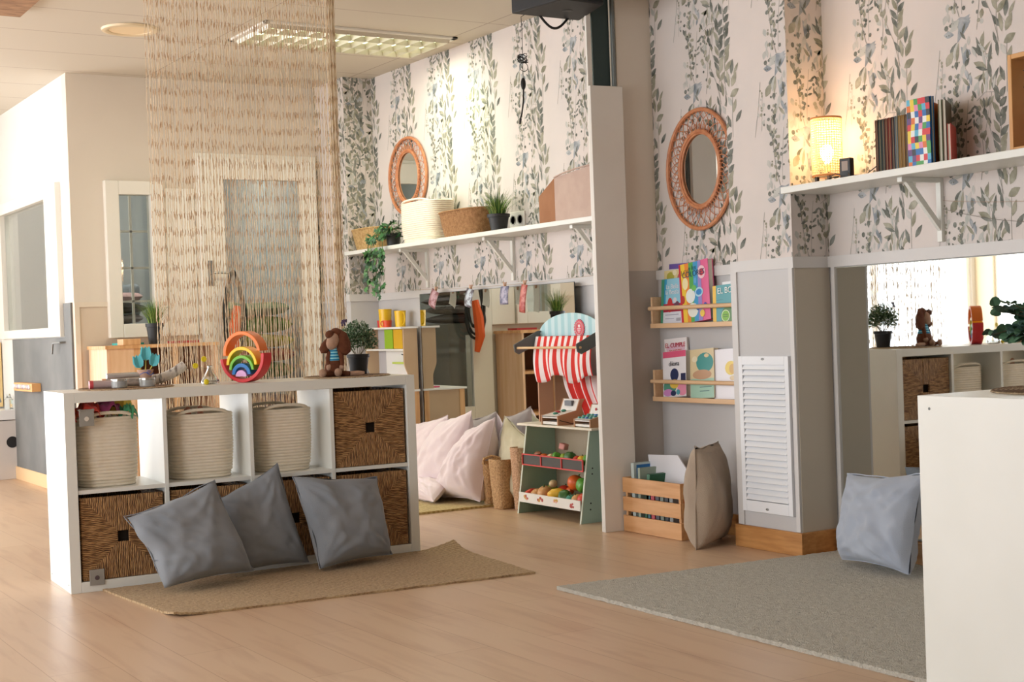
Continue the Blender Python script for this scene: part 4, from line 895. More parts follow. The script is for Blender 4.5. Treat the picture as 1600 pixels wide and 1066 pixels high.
# ------------------------------------------------------------------ things on the play-corner shelf
seag = mat('seagrass_weave', (206, 172, 118), .8, c2=(178, 140, 86), scale=60, bump=.8, bscale=140)
jutew = mat('brown_jute_weave', (172, 128, 86), .85, c2=(146, 104, 66), scale=60, bump=.8, bscale=140)
def bowl_basket(name, label, p, rx, ry, h, m, flare=.75, rz=pi/2, sup=2.6, grp=None):
    t = thing(name, label, 'basket', p, rz, grp); f = MB(); n = 14; prof = [(.0001, .002), (flare - .04, .001)]
    for i in range(n+1):
        q = i/n; R0 = flare + (1-flare)*q**.8; prof.append((R0 - .012, h*q*.98)); prof.append((R0, h*(q*.98 + .3/n)))
    prof += [(.95, h), (flare - .05, .01), (.0001, .008)]
    f.lathe(prof, 48, sup=sup, sx=rx, sy=ry); f.build('basket_body', m, t, ang=70)
    g = MB(); pts = []
    for i in range(48):
        a = 2*pi*i/48; c, s = cos(a), sin(a); e = 2/sup; pts.append((math.copysign(abs(c)**e, c)*rx*.985, math.copysign(abs(s)**e, s)*ry*.985, h))
    g.tube(pts, .006, 6, closed=True); g.build('rim', m, t); return t
bowl_basket('seagrass_basket', 'oval straw-coloured basket at the far left end of the play corner shelf', (3.985, 8.03, SZ), .19, .085, .135, seag, .74)
bowl_basket('jute_basket', 'wide brown jute basket between the rope basket and the grass plant', (3.985, 6.82, SZ), .235, .10, .145, jutew, .80)
rope_basket('tall cream rope basket on the shelf below the round rattan mirror', (3.98, 7.27, SZ), pi/2, .42, .20, .235, group='cream rope baskets', coils=20)
grass_plant('grass plant in a black pot on the play corner shelf, beside the brown basket', (3.97, 6.455, SZ), .17, .13, .058, .095, 3)
# ivy
t = thing('trailing_ivy', 'green ivy trailing over the edge of the play corner shelf', 'potted plant', (3.95, 7.66, SZ))
pot(t, .035, .048, .08); rr = random.Random(8); fl_ = MB(); fs_ = MB()
ivy = [(0, 0), (.34, -.16), (.62, .02), (.46, .22), (.52, .56), (.22, .46), (0, 1.0), (-.22, .46), (-.52, .56), (-.46, .22), (-.62, .02), (-.34, -.16)]
def ivyleaf(p, d, n_, s):
    d = Vector(d).normalized(); n_ = Vector(n_); sd = d.cross(n_).normalized(); nn = sd.cross(d)
    fl_.add([Vector(p)] + [Vector(p) + sd*x*s + d*y*s - nn*abs(x)*s*.35 for x, y in ivy], [(0, i+1, (i+1) % 12 + 1) for i in range(12)], rr.randrange(3))
vines = []
for k in range(9):
    y0 = rr.uniform(-.10, .12); L = (.30, .12, .22, .05, .25, .08, .15, .03, .10)[k]; pts = [Vector((0, y0*.3, .07)), Vector((-.05, y0*.7, .11)), Vector((-.115, y0, .05)), Vector((-.122, y0*1.1, -.03))]; z = -.03
    while z > -L: z -= .03; pts.append(Vector((-.125 + rr.uniform(-.01, .008), y0*1.1 + rr.uniform(-.014, .014) + (.1 if k == 0 else 0)*z*-.6, z)))
    vines.append(pts); fs_.tube(pts, .0014, 5)
    for p in pts[1:]:
        for _ in range(2 if p.z < -.02 else 3):
            ivyleaf(p + Vector((rr.uniform(-.02, .005), rr.uniform(-.025, .025), rr.uniform(-.015, .015))), (rr.uniform(-.3, .1), rr.uniform(-.9, .9), rr.uniform(-1, .1)), (-1, rr.uniform(-.4, .4), rr.uniform(0, .5)), rr.uniform(.028, .045))
for k in range(46):
    a = rr.random()*6.28; r_ = rr.uniform(.02, .12); ivyleaf((r_*cos(a)*.6, r_*sin(a), .08 + rr.uniform(-.02, .07)), (cos(a), sin(a), rr.uniform(-.4, .4)), (-.5, 0, 1), rr.uniform(.03, .045))
fl_.build('ivy_leaves', [mat('ivy_green', (48, 96, 52), .5), mat('ivy_light', (84, 132, 76), .5), mat('ivy_dark', (34, 70, 40), .5)], t, smooth=False); fs_.build('vines', mat('vine_stem', (96, 110, 60), .7), t)
# little white double socket, folded house box, pink storage cube
t = thing('wall_socket', 'white double wall socket behind the grass plant', 'socket', (WX, 6.46, 1.535)); f = MB(); f.box((-.012, -.075, -.045), (0, .075, .045)); f.build('plate', white_paint, t, bevel=.004)
for y in (-.036, .036): f = MB(); f.lathe([(.0001, .0), (.021, 0), (.024, .004), (.026, .004), (.026, 0)], 20, M=Matrix.Translation((-.0125, y, 0)) @ Matrix.Rotation(-pi/2, 4, 'Y')); f.build('outlet', mat('socket_inner', (176, 176, 174), .5), t)
t = thing('house_shaped_box', 'brown and pinkish house-shaped storage box at the right end of the play corner shelf', 'storage box', (3.975, 5.62, SZ))
card = mat('brown_cork_card', (168, 118, 82), .85, c2=(158, 108, 74), scale=12); pinkc = mat('dusty_pink_fabric', (202, 178, 164), .9, c2=(194, 168, 155), scale=14)
f = MB(); f.prism([(-.10, .29, 0), (-.10, .145, 0), (-.10, .145, .215), (-.10, .29, .135)], (.20, 0, 0)); f.build('house_side', card, t, bevel=.002)
f = MB(); f.grid(lambda u, v: (-.102 + .006*sin(u*3.1)*v, .142 - u*.34, v*(.215 + .03*u)), 10, 6); f.box((-.10, -.20, 0), (.10, .14, .212)); f.build('fabric_cube', pinkc, t, ang=30)
f = MB(); f.tube([(-.103, .142, .216), (-.106, .06, .228), (-.106, -.05, .238), (-.10, -.2, .246)], .004, 6); f.build('stitched_rim', pinkc, t)

# ------------------------------------------------------------------ toy kitchen
t = thing('toy_kitchen', 'wooden toy kitchen with green and yellow doors, beside the long mirror', 'toy kitchen', (4.075, 7.62, 0)); mdf = mat('raw_mdf', (196, 168, 136), .7, c2=(188, 158, 126), scale=3); kw = mat('toy_kitchen_white', (238, 236, 232), .4)
def sidep(y0, y1):
    f = MB(); out = [(-.005, 0.58), (-.075, .58), (-.072, .66)]
    for i in range(7): q = i/6; out.append((-.072 - .028*(1-cos(q*pi))/2, .66 + .10*q + .0))
    out += [(-.10, .78), (-.10, .965), (-.005, .965)]; f.prism([(x, y0, z) for x, z in out], (0, y1 - y0, 0)); return f.build('side_panel', mdf, t, bevel=.001)
sidep(0, .012); sidep(.52, .532)
f = MB(); f.box((-.125, -.01, .965), (0, .60, .977)); f.build('top_shelf', kw, t, bevel=.001)
f = MB(); f.box((-.10, .012, .830), (-.005, .52, .840)); f.build('middle_shelf', kw, t, bevel=.001)
f = MB(); f.box((-.012, .012, .58), (-.004, .52, .962)); f.build('back_panel', mat('kitchen_grey_panel', (190, 188, 192), .6), t, smooth=False)
for a, b, c, n_ in ((.022, .140, (214, 168, 28), 'yellow_door'), (.150, .262, (146, 182, 34), 'green_door')):
    f = MB(); f.box((-.098, a, .842), (-.09, b, .962)); f.build('cabinet_door', mat(n_, c, .5), t, bevel=.001)
f = MB(); f.box((-.07, .27, .842), (-.06, .30, .962)); f.build('dark_divider', mat('slate_panel', (84, 92, 94), .6), t)
f = MB(); f.box((-.02, .014, .584), (-.0125, .40, .83)); f.build('splash_panel', kw, t)
f = MB(); f.box((-.045, .10, .745), (-.02, .27, .757)); f.build('green_ledge', mat('lime_plastic', (196, 216, 96), .5), t)
f = MB(); f.tube([(-.03, .14, .757), (-.03, .14, .80), (-.045, .14, .807)], .0035, 6); f.build('toy_hook', dark_metal, t)
for y_, cc in ((.36, (90, 110, 96)), (.31, (70, 76, 80)), (.25, (78, 70, 84))): f = MB(); f.cyl((-.06, y_, .592), (-.06, y_, .622), .010, n=10); f.build('tap_knob', mat('knob%d' % int(y_*100), cc, .5), t)
f = MB(); f.box((-.14, .05, .592), (-.05, .25, .600)); f.build('pink_tray', mat('pink_plastic', (214, 90, 124), .5), t)
f = MB(); f.box((-.30, -.008, .578), (0, .56, .590)); f.build('worktop', kw, t, bevel=.001)
f = MB(); f.box((-.285, .0, .12), (-.005, .010, .578)); f.build('lower_side_panel', mdf, t); f = MB(); f.box((-.285, .53, .12), (-.005, .54, .578)); f.build('lower_side_panel', mdf, t)
for x, y in ((-.285, -.003), (-.04, -.003), (-.285, .515), (-.04, .515)): f = MB(); f.box((x, y, 0), (x + .035, y + .028, .578)); f.build('leg', pine, t, bevel=.001)
f = MB(); f.box((-.285, .02, .14), (-.275, .52, .57)); f.build('front_panel', kw, t)
ycup = mat('yellow_cup_plastic', (246, 200, 44), .25); rcup = mat('orange_red_plastic', (230, 84, 44), .3)
def cup(label, p, r, h, m, hs=1, rz=0, grp='toy cups on the kitchen'):
    t = thing('toy_cup', label, 'toy cup', p, rz, grp); f = MB(); f.lathe([(.0001, 0), (r*.86, 0), (r, h), (r*.93, h), (r*.8, h*.08), (.0001, h*.07)], 28); f.build('body', m, t)
    f = MB(); f.tube([(0, r*.9, h*.85), (0, r*1.35, h*.86), (0, r*1.6, h*.7), (0, r*1.6, h*.4), (0, r*1.3, h*.18), (0, r*.85, h*.15)], .0038, 8); f.build('handle', m, t); return t
KZ = .977
cup('tall yellow toy cup with a handle, left one on the toy kitchen', (4.02, 7.945, KZ), .042, .115, ycup); cup('tall yellow toy cup, nearest the long mirror on the toy kitchen', (4.02, 7.74, KZ), .036, .10, ycup, rz=pi)
cup('small orange-red toy cup between the two yellow cups', (3.995, 7.87, KZ), .030, .043, rcup, rz=.5); cup('small red toy cup behind the left yellow cup', (4.04, 8.045, KZ), .026, .045, mat('red_cup_plastic', (206, 52, 56), .3), rz=-2.6)

# ------------------------------------------------------------------ pegged photographs in front of the mirror
def rope_line(a, b, sag, n=24): a, b = Vector(a), Vector(b); return [a.lerp(b, i/n) - Vector((0, 0, sag*4*(i/n)*(1-i/n))) for i in range(n+1)]
LA, LB = (4.02, 7.60, 1.20), (4.015, 5.45, 1.20); LP = rope_line(LA, LB, .018)
f = MB(); f.tube(LP, .0012, 5); o = f.build('clothesline_string', mat('twine', (188, 168, 146), .8)); tag(o, 'thin string stretched across the long mirror to hold photographs', 'string')
def linept(y): q = (7.60 - y)/2.15; return Vector((4.02 - .005*q, y, 1.20 - .018*4*q*(1-q)))
photos = [(7.27, .085, .105, (142, 92, 96), (196, 160, 168), 24, 'dark reddish photograph, first one pegged to the string from the left'),
          (6.86, .08, .105, (96, 88, 98), (198, 208, 218), 14, 'photograph with pale blue parts, second one pegged to the string'),
          (6.49, .085, .10, (110, 112, 140), (176, 170, 190), 0, 'blue-grey photograph, third one pegged to the string'), (6.29, .06, .15, (176, 72, 64), (206, 130, 120), 8, 'red photograph hanging lengthwise, rightmost one on the string')]
for i, (y, wd, hg, c1, c2, an, lab) in enumerate(photos):
    p = linept(y); t = thing('pegged_photo', lab, 'photograph', p + Vector((0, 0, -.006)), 0, 'photographs pegged to the string'); t.rotation_euler = (radians(an), 0, 0)
    for nm_, off, mm in (('paper_back', 0, mat('paper_back_cream', (226, 220, 204), .7)), ('printed_front', -.0012, mat('photo_print_%d' % i, c1, .45, c2=c2, scale=38, sharp=(.42, .58)))):
        f = MB(); f.grid(lambda u, v: (off - .010*sin(v*2.2) - .006*sin(u*pi), (u - .5)*wd, -v*hg), 6, 8); o = f.build(nm_, mm, t); md = o.modifiers.new('t', 'SOLIDIFY'); md.thickness = .0005
    f = MB(); f.prism([(-.010, -.005, .022), (-.010, .005, .022), (-.003, .004, -.022), (-.003, -.004, -.022)], (.004, 0, 0)); f.prism([(.008, -.005, .022), (.008, .005, .022), (.003, .004, -.022), (.003, -.004, -.022)], (-.004, 0, 0)); f.tube([(-.006, -.0055, .004), (.006, -.0055, .004), (.006, .0055, .004), (-.006, .0055, .004)], .0008, 5, closed=True)
    f.build('clothes_peg', mat('peg_wood', (204, 160, 128), .6), t)
t = thing('strap_bundle', 'black and orange strap bundle hanging from the door handle, seen in the long mirror', 'strap bundle', (3.235, D - .125, 1.345)); rr = random.Random(5)
for k in range(6):
    f = MB(); pts = []; w0 = rr.uniform(.05, .115); L0 = rr.uniform(.34, .50)
    for i in range(18): a = 2*pi*i/18; pts.append((w0*sin(a)*(.4 + .6*(1 - cos(a))/2) + rr.uniform(-.004, .004), -.012 - .004*k + rr.uniform(-.003, .003), -L0/2 + .024 + L0/2*cos(a)))
    f.tube(pts, .008, 6, closed=True); f.build('black_strap', mat('black_webbing', (40, 42, 40), .8), t)
f = MB(); f.tube([(.01, -.045, -.20), (-.01, -.05, -.32), (-.02, -.05, -.45), (.01, -.05, -.56)], [.025, .038, .036, .02], 8); f.build('orange_cloth', mat('orange_cloth', (210, 88, 30), .8), t)

# ------------------------------------------------------------------ market stall
SL = thing('market_stall', 'mint green toy market stall with red striped canopy beside the white column', 'toy stall', (3.80, 5.53, 0)); mint = mat('mint_paint', (176, 204, 190), .5, c2=(170, 198, 184), scale=5); mint_d = mat('mint_edge', (206, 214, 196), .5); stw = mat('stall_white', (232, 228, 220), .4); redp = mat('stall_red', (206, 62, 54), .5)
SW = .56
for y in (0, SW):
    f = MB(); f.prism([(0, y - .005, 0), (.25, y - .005, 0), (.25, y - .005, .448), (.07, y - .005, .448)], (0, .010, 0)); o = f.build('side_panel', mint, SL)
    f = MB(); f.prism([(-.0012, y - .0055, 0), (.003, y - .0055, 0), (.073, y - .0055, .448), (.0688, y - .0055, .448)], (0, .011, 0)); f.build('pale_edge', mint_d, o)
    for z in (.065, .095, .235, .262):
        if y == 0: f = MB(); f.cyl((.05 + z*.1, y - .0055, z), (.05 + z*.1, y - .0065, z), .004, n=10); f.build('screw', dark_metal, o)
f = MB(); f.prism([(.03, -.075, .448), (.03, SW + .03, .448), (.235, SW + .03, .448), (.235, -.075, .448)], (0, 0, .011)); f.build('counter', mat('stall_counter', (226, 216, 196), .45), SL, bevel=.001)
f = MB(); f.box((.24, .005, .0 + .06), (.246, SW - .005, .44)); f.build('back_panel', mat('stall_back', (182, 164, 140), .7), SL, smooth=False)
f = MB(); f.prism([(.035, .006, .245), (.035, SW - .006, .245), (.235, SW - .006, .275), (.235, .006, .275)], (0, 0, .005)); f.build('upper_tray', mint, SL)
f = MB(); f.prism([(.012, .006, .06), (.012, SW - .006, .06), (.235, SW - .006, .085), (.235, .006, .085)], (0, 0, .005)); f.build('lower_tray', mint, SL)
f = MB(); z0, z1 = .246, .305
for z in (z0, z1 - .006): f.box((.028, .008, z), (.034, SW - .008, z + .006))
for y in (.008, SW*.34, SW*.67, SW - .014): f.box((.028, y, z0 + .006), (.034, y + .006, z1 - .006))
f.build('red_frame', redp, SL); f = MB(); f.box((.034, .01, z0 + .002), (.038, SW - .01, z1 - .004)); f.build('chalk_strip', mat('chalk_grey', (82, 80, 76), .7), SL)
f = MB(); f.box((.004, .006, .060), (.012, SW - .006, .110)); wb = f.build('white_front', stw, SL, bevel=.001)
rr = random.Random(2)
for k in range(4):
    f = MB(); y = SW*(.88 - .25*k)
    for q in range(6):
        m_ = rr.randrange(3); f.lathe([(.0001, .0008), (.0065, .0004), (.0068, 0)], 12, mi=m_, M=Matrix.Translation((.0038, y + rr.uniform(-.022, .022), .085 + rr.uniform(-.010, .010))) @ Matrix.Rotation(-pi/2, 4, 'Y') @ Matrix.Diagonal((rr.uniform(.8, 1.3), rr.uniform(.7, 1.8), 1, 1)))
    f.build('fruit_print', [mat('print_red', (176, 66, 56), .6), mat('print_gold', (206, 158, 70), .6), mat('print_pink', (222, 170, 160), .6)], wb)
UPX = .15
for y in (.0, SW):
    f = MB(); f.box((UPX, y - .005, .46), (UPX + .09, y + .005, .915)); f.build('upright', mat('stall_upright', (196, 148, 118), .5), SL, bevel=.001)
    f = MB(); f.prism([(.006, y - .016, .825), (.03, y - .016, .812), (UPX + .0, y - .016, .862), (UPX + .02, y - .016, .93), (UPX - .0, y - .016, .93), (.0, y - .016, .862)], (0, .008, 0)); f.build('awning_arm', mat('arm_grey', (104, 106, 104), .6), SL, bevel=.003)
f = MB(); f.cyl((.022, -.02, .845), (.022, SW + .0, .845), .0065, n=12); f.build('dowel', mat('dowel_wood', (216, 178, 134), .5), SL)
f = MB(); pts = [(UPX + .02, SW*.5 + .29*cos(pi*i/24), .90 + .115*sin(pi*i/24)) for i in range(25)]; f.prism(pts, (.008, 0, 0)); sg = f.build('round_sign', bpy.data.materials.new('sign_stripes'), SL, bevel=.001)
m_ = sg.data.materials[0]; m_.use_nodes = True; nt = m_.node_tree; tc = nt.nodes.new('ShaderNodeTexCoord'); sp = nt.nodes.new('ShaderNodeSeparateXYZ'); nt.links.new(tc.outputs['Object'], sp.inputs[0]); st = mnode(nt, 'GREATER_THAN', mnode(nt, 'FRACT', mnode(nt, 'DIVIDE', sp.outputs['Y'], .06)), .5); mx = nt.nodes.new('ShaderNodeMix'); mx.data_type = 'RGBA'; nt.links.new(st, mx.inputs[0]); mx.inputs[6].default_value = rgbi((190, 216, 220)); mx.inputs[7].default_value = rgbi((158, 200, 206)); nt.links.new(mx.outputs[2], nt.nodes['Principled BSDF'].inputs[0])
bc = Vector((UPX + .019, SW*.5 - .085, .935)); MS = Matrix.Translation(bc) @ Matrix.Rotation(-pi/2, 4, 'Y')
f = MB(); pr_ = []
for i in range(40): a = 2*pi*i/40; r_ = .047 if i % 2 else .041; pr_.append(bc + Vector((0, r_*cos(a), r_*sin(a))))
f.prism(pr_, (-.003, 0, 0)); bd = f.build('badge', mat('badge_red', (204, 62, 78), .5), SL, smooth=False)
f = MB(); f.tube([bc + Vector((-.0035, .032*cos(2*pi*i/32), .032*sin(2*pi*i/32))) for i in range(32)], .0015, 5, closed=True)
f.ell(bc + Vector((-.003, 0, .012)), (.001, .010, .008), 12); f.box(bc + Vector((-.004, -.015, -.004)), bc + Vector((-.003, .015, .000))); f.box(bc + Vector((-.004, -.013, -.012)), bc + Vector((-.003, .013, -.009))); f.box(bc + Vector((-.004, -.008, -.019)), bc + Vector((-.003, .008, -.016))); f.build('badge_emblem', mat('badge_white', (240, 222, 222), .5), bd)
# striped canopy: cloth panels
def stripes(name, per=.062):
    m = bpy.data.materials.new(name); m.use_nodes = True; nt = m.node_tree; uv = nt.nodes.new('ShaderNodeUVMap'); sp = nt.nodes.new('ShaderNodeSeparateXYZ'); nt.links.new(uv.outputs[0], sp.inputs[0]); st = mnode(nt, 'GREATER_THAN', mnode(nt, 'FRACT', mnode(nt, 'DIVIDE', sp.outputs['X'], per)), .5)
    mx = nt.nodes.new('ShaderNodeMix'); mx.data_type = 'RGBA'; nt.links.new(st, mx.inputs[0]); mx.inputs[6].default_value = rgbi((238, 226, 226)); mx.inputs[7].default_value = rgbi((214, 48, 40)); nt.links.new(mx.outputs[2], nt.nodes['Principled BSDF'].inputs[0]); nt.nodes['Principled BSDF'].inputs['Roughness'].default_value = .85; return m
cm = stripes('canopy_stripes')
def cloth(name, fn, nu, nv, width, m, par):
    f = MB(); f.grid(fn, nu, nv); o = f.build(name, m, par, ang=180); ul = o.data.uv_layers.new(name='UVMap')
    for p in o.data.polygons:
        for li in p.loop_indices:
            vi = o.data.loops[li].vertex_index; i, j = divmod(vi, nv+1); ul.data[li].uv = (i/nu*width, j/nv)
    md = o.modifiers.new('t', 'SOLIDIFY'); md.thickness = .0015; return o
cloth('canopy', lambda u, v: (UPX - .02 - .03*sin(v*2.4) - .010*sin(u*24)*v, SW - .025 - u*(SW - .04) + (.03*v*(1 - u)*-1) + .008*sin(u*20 + 1)*v, .90 - v*(.215 + .02*sin(u*11 + .5))), 60, 14, .60, cm, SL)
cloth('lower_drape', lambda u, v: (UPX + .05 - .012*sin(u*30), SW*.72 - u*.38 - v*.10*(1 - u*.3) + .01*sin(v*5), .70 - v*.20), 40, 12, .36, cm, SL)
# cash registers
def register(label, p, rz, w, d, h, keys):
    t = thing('toy_cash_register', label, 'toy cash register', p, rz, 'wooden toy cash registers'); sidew = mat('register_wood', (188, 142, 106), .6); face = mat('register_white', (234, 230, 224), .5)
    out = [(0, 0), (d, 0), (d, h), (d*.72, h), (d*.60, h*.55), (0, h*.38)]     # x = depth from front
    for y in (0, w - .008): f = MB(); f.prism([(a, y, b) for a, b in out], (0, .008, 0)); f.build('side_panel', sidew, t, bevel=.001)
    f = MB(); f.box((.004, .008, .004), (d - .004, w - .008, h*.14)); f.prism([(.002, .0085, h*.37), (d*.60, .0085, h*.54), (d*.60, .0085, h*.50), (.002, .0085, h*.33)], (0, w - .017, 0)); f.prism([(d*.60, .0085, h*.54), (d*.72, .0085, h*.985), (d*.74, .0085, h*.985), (d*.63, .0085, h*.54)], (0, w - .017, 0)); f.box((.002, .0085, h*.28), (.008, w - .0085, h*.36)); f.build('white_face', face, t)
    rr = random.Random(keys); pal = [(224, 74, 48), (48, 112, 190), (236, 176, 40), (92, 176, 92), (70, 160, 150)]
    if keys:
        for a in range(3):
            for b in range(4):
                q = (a + .6)/3.3; x = d*.60*q; z = h*(.37 + .17*q) + .001; y = .02 + b*(w - .04)/3.3; f = MB(); f.box((x - .008, y - .007, z), (x + .008, y + .007, z + .007)); f.build('key', mat('key%d' % rr.randrange(5), pal[rr.randrange(5)], .4), t, bevel=.002)
        f = MB(); f.ell((d*.655, w*.62, h*.77), (.004, .008, .008), 10); f.build('red_dial', mat('dial_red', (190, 40, 50), .4), t); f = MB(); f.box((d*.64, w*.25, h*.755), (d*.648, w*.58, h*.775)); f.build('card_slot', black_pl, t)
    else:
        f = MB(); f.box((d*.60, w*.3, h*.72), (d*.69, w*.7, h*.93)); f.build('display', mat('display_grey', (92, 92, 96), .3), t)
        f = MB()
        for k in range(3): f.ell((d*(.2 + .13*k), w*(.5 + .1*(k % 2)), h*(.40 + .045*k) + .006), (.014, .012, .007), 12, mi=k % 2)
        f.build('printed_produce', [mat('produce_teal', (72, 150, 128), .5), mat('produce_red', (196, 70, 76), .5)], t)
        f = MB(); f.tube([(d*.15, w*.2, h*.42), (d*.05, -.004, h*.2), (d*.4, -.008, h*.02 + .004), (d*.75, -.006, h*.1)], .002, 6); f.build('cord', black_pl, t)
    return t
register('wooden toy cash register with grey display, left one on the stall counter', (3.84, 5.755, .459), 0, .15, .19, .125, 0)
register('wooden toy cash register with coloured keys, right one on the stall counter', (3.845, 5.485, .459), 0, .14, .15, .105, 3)
# play food
rr = random.Random(17); food_n = 0
FC = dict(orange=(226, 104, 40), tomato=(206, 62, 40), green=(92, 160, 58), lime=(150, 176, 60), tan=(206, 152, 96), yellow=(236, 190, 60), teal=(60, 138, 118), pinkish=(222, 156, 142), darkgreen=(58, 104, 46), cream=(222, 196, 150), brown=(150, 90, 56))
def food(kind, col, p, r, lab, grp, rot=None):
    f = MB()
    if kind == 'round':
        prof = [(.0001, -r*.86)] + [(r*sin(pi*i/12)*(1 + .02*sin(i)), -r*cos(pi*i/12)*.92) for i in range(1, 12)] + [(.0001, r*.80)]; f.lathe(prof, 18)
    elif kind == 'long': f.tube([(-r*1.5, 0, 0), (-r*.9, 0, r*.15), (0, 0, r*.28), (r*.9, 0, r*.15), (r*1.5, 0, -r*.05)], [r*.25, r*.62, r*.72, r*.6, r*.2], 12)
    elif kind == 'pepper':
        n = 20; f.grid(lambda u, v: ((sin(pi*v)**.7)*r*(1 + .12*cos(4*2*pi*u))*cos(2*pi*u), (sin(pi*v)**.7)*r*(1 + .12*cos(4*2*pi*u))*sin(2*pi*u), -r*cos(pi*v)*1.05), n, 12, wrap=True)
    elif kind == 'bun': f.lathe([(.0001, -r*.4), (r*.9, -r*.4), (r, -r*.1), (r*.85, r*.35), (r*.4, r*.6), (.0001, r*.66)], 20)
    name = {'round': 'toy_fruit', 'long': 'toy_vegetable', 'pepper': 'toy_pepper', 'bun': 'toy_bun'}[kind]
    o = f.build(name, mat('food_' + col, FC[col], .4), ang=60); o.location = p; o.rotation_euler = rot or (rr.uniform(-.4, .4), rr.uniform(-.4, .4), rr.uniform(0, 3)); tag(o, lab, 'play food', grp)
    if kind in ('round', 'pepper'): f = MB(); f.cyl((0, 0, r*.78), (r*.1, 0, r*1.12), r*.1, n=8); f.build('stalk', mat('stalk_green', (70, 96, 50), .6), o)
    return o
low = 'play food in the lower tray of the stall'; upg = 'play food in the upper tray of the stall'
LOWF = [('long', 'tomato', 6.055, 0, .026, 'red toy vegetable at the left end of the lower tray'), ('bun', 'tan', 6.00, 0, .034, 'tan toy bun near the left end of the lower tray'), ('round', 'tan', 5.925, 0, .040, 'big tan ball-like toy fruit in the front of the lower tray'), ('bun', 'orange', 5.865, 0, .028, 'orange toy piece beside the big tan fruit'),
 ('long', 'yellow', 5.80, 0, .038, 'yellow toy banana standing out in the middle of the lower tray'), ('pepper', 'darkgreen', 5.745, 0, .034, 'dark green toy pepper in front of the middle of the lower tray'), ('round', 'teal', 5.695, 0, .026, 'teal toy fruit at the front right of the lower tray'), ('round', 'tan', 5.64, 0, .030, 'tan patterned toy fruit at the front right of the lower tray'), ('round', 'tomato', 5.585, 0, .034, 'red toy tomato at the right end of the lower tray'),
 ('round', 'lime', 5.99, 1, .032, 'lime green toy fruit at the back left of the lower tray'), ('round', 'cream', 5.92, 2, .022, 'small cream toy egg on top of the pile'), ('round', 'tomato', 5.88, 1, .034, 'red toy fruit in the back of the lower tray'), ('round', 'orange', 5.72, 2, .042, 'large orange toy fruit on top of the pile'), ('pepper', 'green', 5.655, 2, .034, 'light green ribbed toy pepper beside the large orange one'), ('long', 'orange', 5.83, 1, .03, 'orange toy carrot behind the yellow banana'), ('round', 'brown', 5.78, 0, .022, 'small brown toy fruit low at the front of the tray')]
for kd, c, y, row, r, lab in LOWF:
    x = 3.80 + (.048 if row == 0 else .135 if row == 1 else .095); z = (.078 + r*.9) if row == 0 else ((.088 + r*.9) if row == 1 else .135 + r); food(kd, c, (x, y - .02, z), r, lab, low)
UPF = [('long', 'brown', 6.01, .024, 'dark toy sausage at the left end of the upper tray'), ('bun', 'orange', 5.945, .024, 'orange toy slice in the upper tray'), ('bun', 'cream', 5.885, .026, 'cream toy bun in the upper tray'), ('pepper', 'green', 5.835, .026, 'green toy pepper left of the middle of the upper tray'), ('long', 'lime', 5.775, .026, 'lime green toy vegetable in the middle of the upper tray'), ('pepper', 'darkgreen', 5.715, .030, 'dark green toy pepper in the middle of the upper tray'), ('round', 'tomato', 5.655, .024, 'red toy tomato in the upper tray'), ('round', 'yellow', 5.61, .026, 'yellow toy lemon at the right of the upper tray'), ('pepper', 'green', 5.56, .028, 'green toy pepper at the right end of the upper tray')]
for kd, c, y, r, lab in UPF: food(kd, c, (3.878, y, .268 + r*1.0), r, lab, upg)
f = MB(); f.box((-.02, -.018, -.016), (.02, .018, .016)); o = f.build('toy_meat', mat('pinkish_wood', (222, 150, 140), .5), bevel=.005); o.location = (3.93, 5.845, .345); o.rotation_euler = (.2, .1, .4); tag(o, 'pink wooden toy meat on top of the upper tray', 'play food', upg)

# woven baskets on the floor beside the stall
wv = mat('water_hyacinth', (212, 172, 126), .85, c2=(176, 136, 94), scale=120, bump=1., bscale=110); wv2 = mat('chunky_weave', (220, 180, 146), .85, c2=(186, 142, 108), scale=120, bump=1., bscale=90)
def floor_basket(label, p, rx, ry, h, m, rz, handle=False):
    t = thing('floor_basket', label, 'basket', p, rz, 'woven baskets on the floor beside the stall'); f = MB(); prof = [(.0001, .003), (.66, .0)]
    n = int(h/.014)
    for i in range(n): q = (i + .5)/n; prof += [(.70 + .30*q**.7 - .035, h*i/n), (.70 + .30*q**.7, h*(i + .5)/n)]
    prof += [(.97, h), (.90, h - .01), (.62, .012), (.0001, .01)]; f.lathe(prof, 44, sup=2.8, sx=rx, sy=ry); f.build('basket_body', m, t, ang=80)
    if handle: f = MB(); f.tube([(-.045, -ry*.95, h*.93), (-.04, -ry*1.06, h*1.05), (0, -ry*1.08, h*1.1), (.04, -ry*1.06, h*1.05), (.045, -ry*.95, h*.93)], .008, 8); f.build('handle', m, t)
    return t
floor_basket('narrow brown woven basket with a small handle, nearest the pink cushions', (3.85, 6.445, .013), .045, .05, .235, wv, -.3, True)
floor_basket('brown woven basket in the middle of the three beside the stall', (3.85, 6.31, .0), .066, .070, .262, wv, .1)
floor_basket('taller pinkish-brown woven basket, right beside the stall leg', (3.90, 6.195, .0), .060, .052, .325, wv2, 0)
